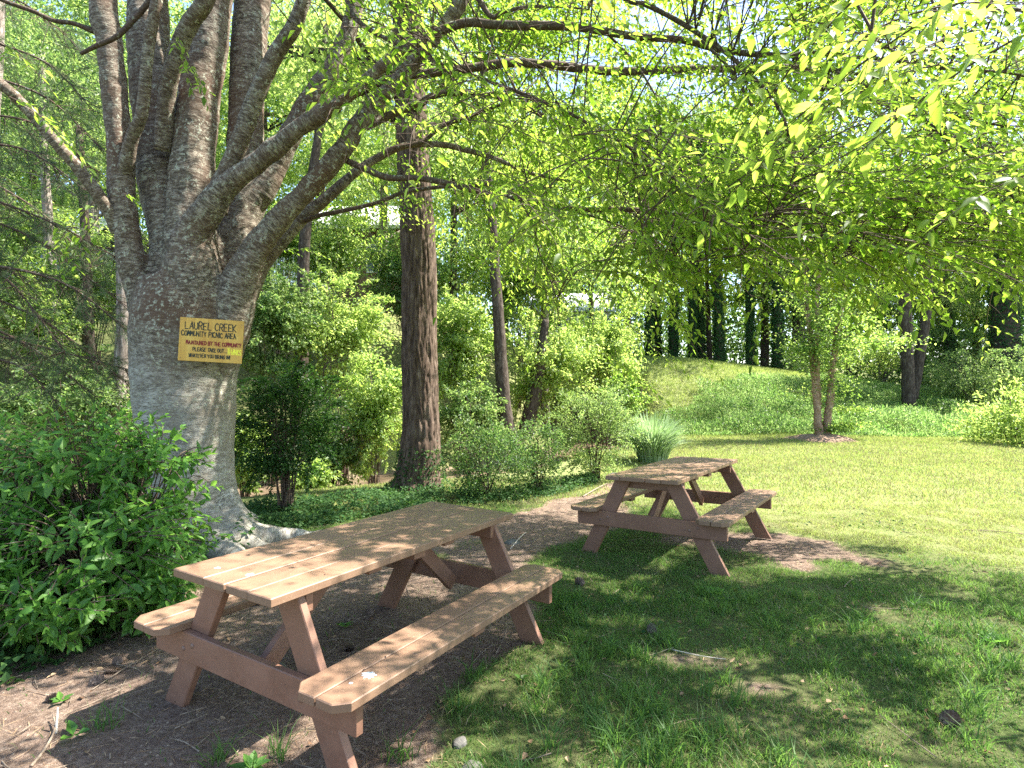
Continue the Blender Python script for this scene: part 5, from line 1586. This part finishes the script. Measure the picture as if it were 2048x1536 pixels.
def build_grass():
    # near turf
    n = 420000
    d = 1.4 + 6.6 * R.random(n) ** .75
    x = R.uniform(-1.0, 1.02, n) * (d * .93 + .3)
    P = np.stack([x, d], 1)
    dv = dirt(P)
    tuft = vnoise(P, 4.5, 2, 14)
    k = R.random(n) < np.clip((.58 - dv) * 2.0, 0.010, 1) * np.clip(-.05 + 2.0 * tuft, .2, 1)
    P = P[k]; tuft = tuft[k]; n = len(P)
    big = vnoise(P, 1.0, 2, 15)
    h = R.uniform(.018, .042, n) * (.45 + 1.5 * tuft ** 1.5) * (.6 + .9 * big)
    bb = sunlit_tone(P) > .18 + .45 * R.random(n)  # blades beyond the shade line take the lighter, sunlit colour
    for sel, mt, nm, lab, dr in ((~bb, 'grass', 'lawn_grass', 'short patchy turf blades in the shaded foreground', .10), (bb, 'lawn', 'sunny_lawn_grass', 'lawn blades right of the tables, sunlight put into their colour, some dry', .24)):
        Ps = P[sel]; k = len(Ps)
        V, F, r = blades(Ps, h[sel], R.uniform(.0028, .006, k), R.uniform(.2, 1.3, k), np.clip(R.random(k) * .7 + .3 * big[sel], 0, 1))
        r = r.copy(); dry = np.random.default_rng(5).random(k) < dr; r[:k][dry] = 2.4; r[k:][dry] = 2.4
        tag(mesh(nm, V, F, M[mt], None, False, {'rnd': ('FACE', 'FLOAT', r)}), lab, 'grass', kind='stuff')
    # coarse tufts
    c = np.stack([R.uniform(-.6, 3.6, 400), R.uniform(1.7, 4.6, 400)], 1)
    c = c[(dirt(c) < .45) & (R.random(len(c)) < (vnoise(c, 1.1, 1, 4) ** 2))][:130]
    c = np.concatenate([c, [gp(1240, 1490), gp(1180, 1420), gp(1330, 1500), gp(1440, 1470), gp(1260, 1400), gp(435, 1510), gp(800, 1515), gp(560, 1500), gp(205, 1450), gp(1400, 1480), gp(1100, 1500), gp(1300, 1430)]])
    P = np.repeat(c, 34, 0) + R.normal(0, .03, (len(c) * 34, 2)); n = len(P)
    V, F, r = blades(P, R.uniform(.06, .15, n), R.uniform(.004, .008, n), R.uniform(.3, 1.5, n), R.random(n) * .5)
    tag(mesh('coarse_grass_tufts', V, F, M['grass'], None, False, {'rnd': ('FACE', 'FLOAT', r)}), 'taller coarse grass tufts scattered in the foreground turf', 'grass', kind='stuff')
    # middle and far lawn
    n = 330000
    d = 7.6 + 12.6 * R.random(n) ** .8
    x = R.uniform(-.35, 1.0, n) * (d * 1.0 + 1)
    P = np.stack([x, d], 1)
    k = (dirt(P) < .55 + .3 * R.random(n)) & (R.random(n) < .35 + .9 * vnoise(P, 2.5, 2, 16)) & ((P[:, 0] > 1.5) | (P[:, 1] < 10.5)) & (seg_dist(P, CREEK) > 2.2)
    P = P[k]; n = len(P)
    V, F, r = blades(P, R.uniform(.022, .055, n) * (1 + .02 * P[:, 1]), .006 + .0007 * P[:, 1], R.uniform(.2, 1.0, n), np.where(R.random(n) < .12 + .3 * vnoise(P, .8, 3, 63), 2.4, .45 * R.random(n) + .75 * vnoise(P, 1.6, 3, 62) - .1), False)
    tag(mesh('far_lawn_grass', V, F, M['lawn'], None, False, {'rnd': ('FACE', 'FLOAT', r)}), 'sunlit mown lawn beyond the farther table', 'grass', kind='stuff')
    # mown shoulder of the knoll
    n = 110000
    P = np.stack([R.uniform(3.6, 17, n), R.uniform(19.5, 36, n)], 1)
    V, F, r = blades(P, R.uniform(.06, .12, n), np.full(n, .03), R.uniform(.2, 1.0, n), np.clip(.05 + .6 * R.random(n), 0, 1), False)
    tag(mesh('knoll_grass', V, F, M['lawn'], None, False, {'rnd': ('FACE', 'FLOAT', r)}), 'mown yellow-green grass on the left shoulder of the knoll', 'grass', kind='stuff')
build_grass()

def build_litter():
    n = 26000
    d = 1.3 + 8 * R.random(n) ** .8
    x = R.uniform(-1.0, .7, n) * (d * .95 + .2)
    P = np.stack([x, d], 1)
    dv = dirt(P)
    k = (R.random(n) < np.clip(dv * 1.2 - .15, .12, 1)) & (vnoise(P, 1.3, 2, 19) + R.random(n) * .3 > .5)
    P = P[k]; n = len(P)
    z = terrain(P) + R.uniform(.001, .012, n)
    a = R.uniform(0, 6.28, n)
    D = np.stack([np.cos(a), np.sin(a), R.normal(0, .12, n)], 1)
    o = foliage('pine_straw', np.concatenate([P, z[:, None]], 1), D, randdir(n, 2), R.uniform(.04, .12, n), R.uniform(.0015, .0032, n), M['straw'], None, kind='stuff', fold=.1)
    tag(o, 'fallen pine needles strewn over the bare soil round the tables', 'litter')
    # pebbles and crumbs
    n = 1800
    d = 1.3 + 4.5 * R.random(n); x = R.uniform(-1, .5, n) * (d * .95)
    P = np.stack([x, d], 1); P = P[dirt(P) > .6]; n = len(P)
    z = terrain(P); r = R.uniform(.003, .010, n)
    oc = np.array([(1, 0, 0), (0, 1, 0), (-1, 0, 0), (0, -1, 0), (0, 0, .8), (0, 0, -.6)])
    V = np.concatenate([P, z[:, None]], 1)[:, None] + oc[None] * (r[:, None, None]) * R.uniform(.6, 1.2, (n, 6, 1))
    f = np.array([(0, 1, 4), (1, 2, 4), (2, 3, 4), (3, 0, 4), (1, 0, 5), (2, 1, 5), (3, 2, 5), (0, 3, 5)])
    F = (np.arange(n)[:, None, None] * 6 + f[None]).reshape(-1, 3)
    tag(mesh('soil_crumbs', V.reshape(-1, 3), F, M['stick']), 'small pebbles and soil crumbs on the bare ground', 'gravel', kind='stuff')
    # broken leaf litter
    n = 600
    d = 1.4 + 7 * R.random(n); x = R.uniform(-.9, 1, n) * d * .9; P = np.stack([x, d], 1)
    z = terrain(P) + .012
    a = R.uniform(0, 6.28, n)
    o = foliage('fallen_leaves', np.concatenate([P, z[:, None]], 1), np.stack([np.cos(a), np.sin(a), R.normal(0, .2, n)], 1), randdir(n, 2), R.uniform(.02, .055, n), R.uniform(.012, .028, n), M['straw'], None, six=True, kind='stuff')
    tag(o, 'small dry leaves lying on soil and turf', 'litter')
build_litter()

def small_debris():
    acc = Acc(); rg = np.random.default_rng(9)
    k = 0
    while k < 330:
        d = 1.4 + 7 * rg.random(); x = rg.uniform(-.95, .75) * d
        if dirt([[x, d]])[0] < .45 and rg.random() < .75: continue
        k += 1
        a = rg.uniform(0, 6.28); ln = rg.uniform(.06, .34); p = []
        for u in (-.5, 0, .5):
            q = np.array([x + math.cos(a) * ln * u + rg.normal(0, .008), d + math.sin(a) * ln * u + rg.normal(0, .008)])
            p.append((q[0], q[1], tz(*q) + rg.uniform(.003, .02)))
        V, F, bc = tube(smooth_path(p, 5), np.linspace(.0035, .0015, 5) * rg.uniform(.5, 1.2), 4, cap=False); acc.add(V, F, bc)
    o = acc.build('twig_litter', M['stick'], None)
    tag(o, 'many thin broken twigs strewn on the soil and worn turf', 'litter', kind='stuff')
    n = 26000
    P = np.stack([rg.uniform(-1, 16, n), rg.uniform(3.2, 20, n)], 1)
    P = P[(vnoise(P, 1.4, 3, 71) > .60) & (dirt(P) < .5)]; n = len(P)
    z = terrain(P) + rg.uniform(.015, .05, n)
    o = foliage('lawn_weeds', np.concatenate([P, z[:, None]], 1), unit(rg.normal(size=(n, 3)) * [1, 1, .3]), unit(rg.normal(size=(n, 3)) * .4 + [0, 0, 1]), rg.uniform(.018, .04, n), rg.uniform(.015, .03, n), M['ivy'], None, kind='stuff', fold=.1)
    tag(o, 'patches of clover and low weeds in the lawn', 'weeds')
small_debris()

# ------------------------------------------------------------------ small things on the ground
def cone_mesh(seed):
    rg = np.random.default_rng(seed)
    acc = Acc()
    L_ = smooth_path([(0, 0, 0, .004), (.02, 0, 0, .011), (.05, 0, 0, .009), (.078, 0, 0, .003)], 8)
    V, F, bc = tube(L_[:, :3], L_[:, 3], 8); acc.add(V, F, bc)
    n = 78; i = np.arange(n); u = i / n; a = i * 2.39996
    env = .026 * np.sin(np.pi * (.12 + .83 * u)) ** .7
    o = np.stack([.004 + .07 * u, .006 * np.cos(a), .006 * np.sin(a)], 1)
    d = np.stack([.35 + 0 * u, np.cos(a), np.sin(a)], 1)
    V, F, per = leafgeo(o, d, np.stack([-np.ones(n), .3 * np.cos(a), .3 * np.sin(a)], 1), env * 1.05, np.full(n, .016), True, .15, -.15)
    acc.add(V, [F])
    o = acc.build('pine_cone', M['cone'], None, False, False)
    return o
cone0 = cone_mesh(1)
cones = [(208, 1342, 1.0, .3, 'right one of the two pale open pine cones on bare soil at left'), (182, 1368, 1.1, 1.7, 'left one of the two pale open pine cones on bare soil at left'), (238, 1326, .9, 2.5, 'dark pine cone lying beside the two pale cones at left'),
         (88, 1398, .7, 1.0, 'small cone near the sunny patch at lower left'), (504, 1210, 1.0, .8, 'pine cone under the left seat of the nearer table'), (740, 1228, 1.0, 2.0, 'pine cone beside the far left leg of the nearer table'), (686, 1298, .9, .2, 'pine cone in the soil under the nearer table top'),
         (1300, 1270, 1.15, 1.2, 'dark pine cone in the turf between the two tables'), (1885, 1462, 1.3, .4, 'grey pine cone in the grass at lower right'), (1166, 1172, 1.2, 2.2, 'weathered cone beyond the far end of the nearer bench')]
for i, (px, py, s, rz, lab) in enumerate(cones):
    o = cone0 if i == 0 else cone0.copy()
    if i: COL.objects.link(o)
    x, y = gp(px, py)
    o.location = (x, y, tz(x, y) + .016 * s); o.rotation_euler = (R.uniform(-.2, .2), R.uniform(-.25, .25), rz); o.scale = (s, s, s)
    tag(o, lab, 'pine cone', 'pine cones on the ground')

def rock(px, py, sx, sy, sz, seed, label):
    import bmesh
    bm = bmesh.new(); bmesh.ops.create_icosphere(bm, subdivisions=3, radius=1)
    V = np.array([v.co[:] for v in bm.verts]); Fc = np.array([[v.index for v in f.verts] for f in bm.faces]); bm.free()
    V = V * (1 + (vnoise(V, 1.3, 3, seed) - .5)[:, None] * .7)
    V = V * [sx, sy, sz]
    x, y = gp(px, py)
    o = mesh('rock', V, Fc, M['rock'], None, False, loc=(x, y, tz(x, y) - sz * .15))
    o.rotation_euler = (0, 0, seed)
    tag(o, label, 'rock', 'grey stones in the ground')
rock(916, 1484, .042, .035, .030, 1, 'grey stone in the turf right of the nearest table leg')
rock(945, 1534, .055, .04, .03, 2, 'grey stone cut by the bottom edge of the photo')
rock(1025, 1086, .10, .08, .05, 3, 'pale stone just beyond the far end of the nearer table')
rock(985, 1082, .09, .06, .04, 4, 'small pale stone left of the one beyond the nearer table')
rock(1230, 952, .20, .15, .09, 5, 'pale stone at the foot of the tallest bush')
rock(700, 1140, .06, .05, .03, 7, 'stone under the middle of the nearer table')
rock(550, 1330, .08, .06, .03, 8, 'flat stone in the soil beneath the nearer table')

def stick(pts, r, mat, label, name='stick'):
    P = []
    for (px, py, z) in pts:
        x, y = gp(px, py); P.append((x, y, tz(x, y) + z))
    L_ = smooth_path(P, 14)
    V, F, bc = tube(L_, np.linspace(r, r * .5, 14), 6, .2, len(label))
    tag(mesh(name, V, F, mat, None, True), label, 'stick', 'fallen sticks')
stick([(525, 1316, .008), (540, 1309, .014), (556, 1301, .010)], .006, M['palestick'], 'short pale broken stick under the nearer table')
stick([(60, 1530, .006), (85, 1500, .01), (108, 1462, .02), (104, 1435, .03)], .007, M['stick'], 'dark forked stick at the lower left corner')
stick([(110, 1462, .0), (112, 1455, .05), (113, 1450, .095)], .006, M['palestick'], 'short white upright stub by the sunny patch at lower left')
stick([(180, 1375, .006), (240, 1340, .012), (300, 1305, .01), (330, 1285, .006)], .004, M['stick'], 'thin straight twig behind the pale cones at left')
stick([(745, 1235, .006), (752, 1248, .03), (775, 1256, .03), (795, 1250, .006)], .004, M['stick'], 'curved pale vine loop by the far left table leg')
stick([(1340, 1300, .008), (1395, 1316, .02), (1450, 1322, .01)], .004, M['palestick'], 'thin pale twig in the turf right of centre')
stick([(1920, 1062, .01), (1990, 1068, .02), (2048, 1075, .02)], .006, M['stick'], 'dark twig on the sunny lawn at the right edge')
stick([(1020, 1100, .008), (1040, 1080, .03), (1052, 1068, .02)], .006, M['palestick'], 'pale twig beyond the far end of the nearer table')
stick([(1165, 995, .01), (1195, 980, .03), (1215, 970, .03)], .012, M['stick'], 'thin branch lying beneath the tallest bush')
stick([(990, 1310, .006), (1010, 1270, .02), (1012, 1245, .01)], .003, M['stick'], 'fine arched twig beside the far right leg of the nearer table')

def weed(px, py, s, n, label, seed):
    rg = np.random.default_rng(seed)
    x, y = gp(px, py); z = tz(x, y)
    a = np.arange(n) * 2.4; d = np.stack([np.cos(a), np.sin(a), .45 + .3 * rg.random(n)], 1)
    P = np.array([x, y, z]) + unit(d) * .01
    o = foliage('broadleaf_weed', P, d, np.tile([0, 0, 1.0], (n, 1)), s * rg.uniform(.7, 1.1, n), s * .55 * rg.uniform(.8, 1.1, n), M['shrub'], None, six=True, rnd=rg.random(n))
    tag(o, label, 'weed', 'small broadleaf weeds')
weed(1432, 1192, .09, 9, 'bright green seedling in the turf between the tables and the lower right', 1)
weed(688, 1248, .06, 6, 'lone green sprout in the soil under the nearer table', 2)
weed(1985, 1290, .09, 9, 'leafy weed in the grass near the right edge', 3)
weed(1040, 1362, .05, 4, 'pale fallen green leaf cluster right of the nearer bench', 4)
weed(500, 1530, .08, 9, 'dark green sprout at the bottom edge left of the nearest leg', 5)
weed(145, 1468, .09, 3, 'single bright leaf beside the dark stick at lower left', 6)
weed(120, 1395, .06, 6, 'small sprout near the ivy at lower left', 7)

# ------------------------------------------------------------------ houses glimpsed on the hillside
def box(name, x0, x1, y0, y1, z0, z1, mat, parent):
    V = np.array([(x, y, z) for z in (z0, z1) for y in (y0, y1) for x in (x0, x1)], float)
    F = np.array([(0, 2, 3, 1), (4, 5, 7, 6), (0, 1, 5, 4), (1, 3, 7, 5), (3, 2, 6, 7), (2, 0, 4, 6)])
    return mesh(name, V, F, mat, parent)
def house(label, px, d, w, dp, floor_z, wall_h, roof_h, wallm, deck=None, rz=0):
    x, y = XY(px, d); z = tz(x, y)
    t = thing('hillside_house', label, 'house', (x, y, z), 'houses on the hillside')
    zb = floor_z
    box('wall', x - w / 2, x + w / 2, y, y + dp, z - 1.0, zb + wall_h, wallm, t)
    ov = .5
    V = np.array([(x - w / 2 - ov, y - ov, zb + wall_h - .1), (x + w / 2 + ov, y - ov, zb + wall_h - .1), (x + w / 2 + ov, y + dp + ov, zb + wall_h - .1), (x - w / 2 - ov, y + dp + ov, zb + wall_h - .1),
                  (x - w / 2 - ov, y + dp / 2, zb + wall_h + roof_h), (x + w / 2 + ov, y + dp / 2, zb + wall_h + roof_h)])
    V = np.concatenate([V, V + [0, 0, .15]])
    F4 = [(0, 1, 5, 4), (2, 3, 4, 5)]; F4 = [tuple(i + 6 for i in f) for f in F4] + [f[::-1] for f in F4] + [(0, 6, 7, 1), (2, 8, 9, 3), (0, 4, 10, 6), (4, 3, 9, 10), (1, 7, 11, 5), (5, 11, 8, 2)]
    mesh('roof', V, np.array(F4), M['roof'], t)
    for s in (-1, 1):
        xx = x + s * w / 2
        box('corner_trim', xx - .12, xx + .12, y - .03, y - .003, z - .5, zb + wall_h - .1, M['white'], t)
    nw = max(2, int(w / 2.4))
    for i in range(nw):
        cx = x - w / 2 + w * (i + .5) / nw
        f = box('window', cx - .5, cx + .5, y - .06, y - .004, zb + .9, zb + 2.2, M['white'], t)
        box('pane', cx - .42, cx + .42, y - .08, y - .0605, zb + .98, zb + 2.12, M['glass'], f)
    if deck:
        x0, x1 = deck
        dk = box('deck', x0, x1, y - 2.4, y - .1, zb - .2, zb, M['white'], t)
        rl = box('deck_rail', x0, x1, y - 2.42, y - 2.36, zb + .95, zb + 1.03, M['white'], t)
        b0 = None
        for k, xx in enumerate(np.arange(x0 + .05, x1, .15)):
            if b0 is None:
                b0 = box('baluster', xx - .022, xx + .022, y - 2.41, y - 2.37, zb, zb + .95, M['white'], t); first = xx
            else:
                c = b0.copy(); COL.objects.link(c); c.location = (float(xx - first), 0, 0)
        for xx in np.linspace(x0 + .1, x1 - .1, 3):
            box('deck_post', xx - .07, xx + .07, y - 2.35, y - 2.21, z - 1.5, zb - .2, M['white'], t)
x, y = XY(640, 26)
house('brown house with a pale roof and white deck rail on the hill between the trunks', 700, 26, 5.0, 6, 6.2, 2.9, 1.9, M['wallbrown'], (XY(520, 23.6)[0], XY(640, 23.6)[0]))
house('small grey house with pale roof behind the shrubs left of the knoll', 1145, 36, 4.5, 5, 4.6, 2.2, 1.4, M['wallgrey'])
house('grey house with white porch rail at the far left behind the pine', 10, 24, 5.5, 6, 5.6, 2.6, 1.6, M['wallgrey'], (XY(-120, 21.6)[0], XY(75, 21.6)[0]))

# far wood that reads as one mass
def far_wood():
    n = 90000
    a = R.uniform(-1.25, 1.25, n)
    r = R.uniform(52, 75, n)
    x = r * np.sin(a); y = r * np.cos(a)
    H = 15 + 9 * vnoise(np.stack([x, y], 1), .12, 2, 3)
    P2 = np.stack([x, y], 1)
    z = terrain(P2) + R.random(n) ** .8 * H
    c = vnoise(np.stack([x, y, z], 1), .35, 2, 5) + R.random(n) * .2
    k = c > .45
    P = np.stack([x, y, z], 1)[k]; n = len(P)
    n2 = 60000
    a = R.uniform(-1.1, 1.1, n2); r = R.uniform(41, 50, n2)
    x = r * np.sin(a); y = r * np.cos(a)
    z = terrain(np.stack([x, y], 1)) + R.random(n2) * (3.5 + 5 * vnoise(np.stack([x, y], 1), .3, 2, 6))
    low = np.stack([x, y, z], 1)
    o = foliage('low_far_wood', low, randdir(n2, -.3), randdir(n2, .8) - [0, .6, 0], R.uniform(.22, .4, n2), R.uniform(.14, .24, n2), M['mid'], None, kind='stuff')
    tag(o, 'dense undergrowth along the foot of the distant wood', 'undergrowth')
    o = foliage('far_wood', P, randdir(n, -.3), randdir(n, .8) - [0, .6, 0], R.uniform(.35, .7, n), R.uniform(.25, .4, n), M['mid'], None, kind='stuff')
    tag(o, 'distant wood rising behind everything', 'wood')
far_wood()
print("unique faces", sum(len(m.polygons) for m in bpy.data.meshes))
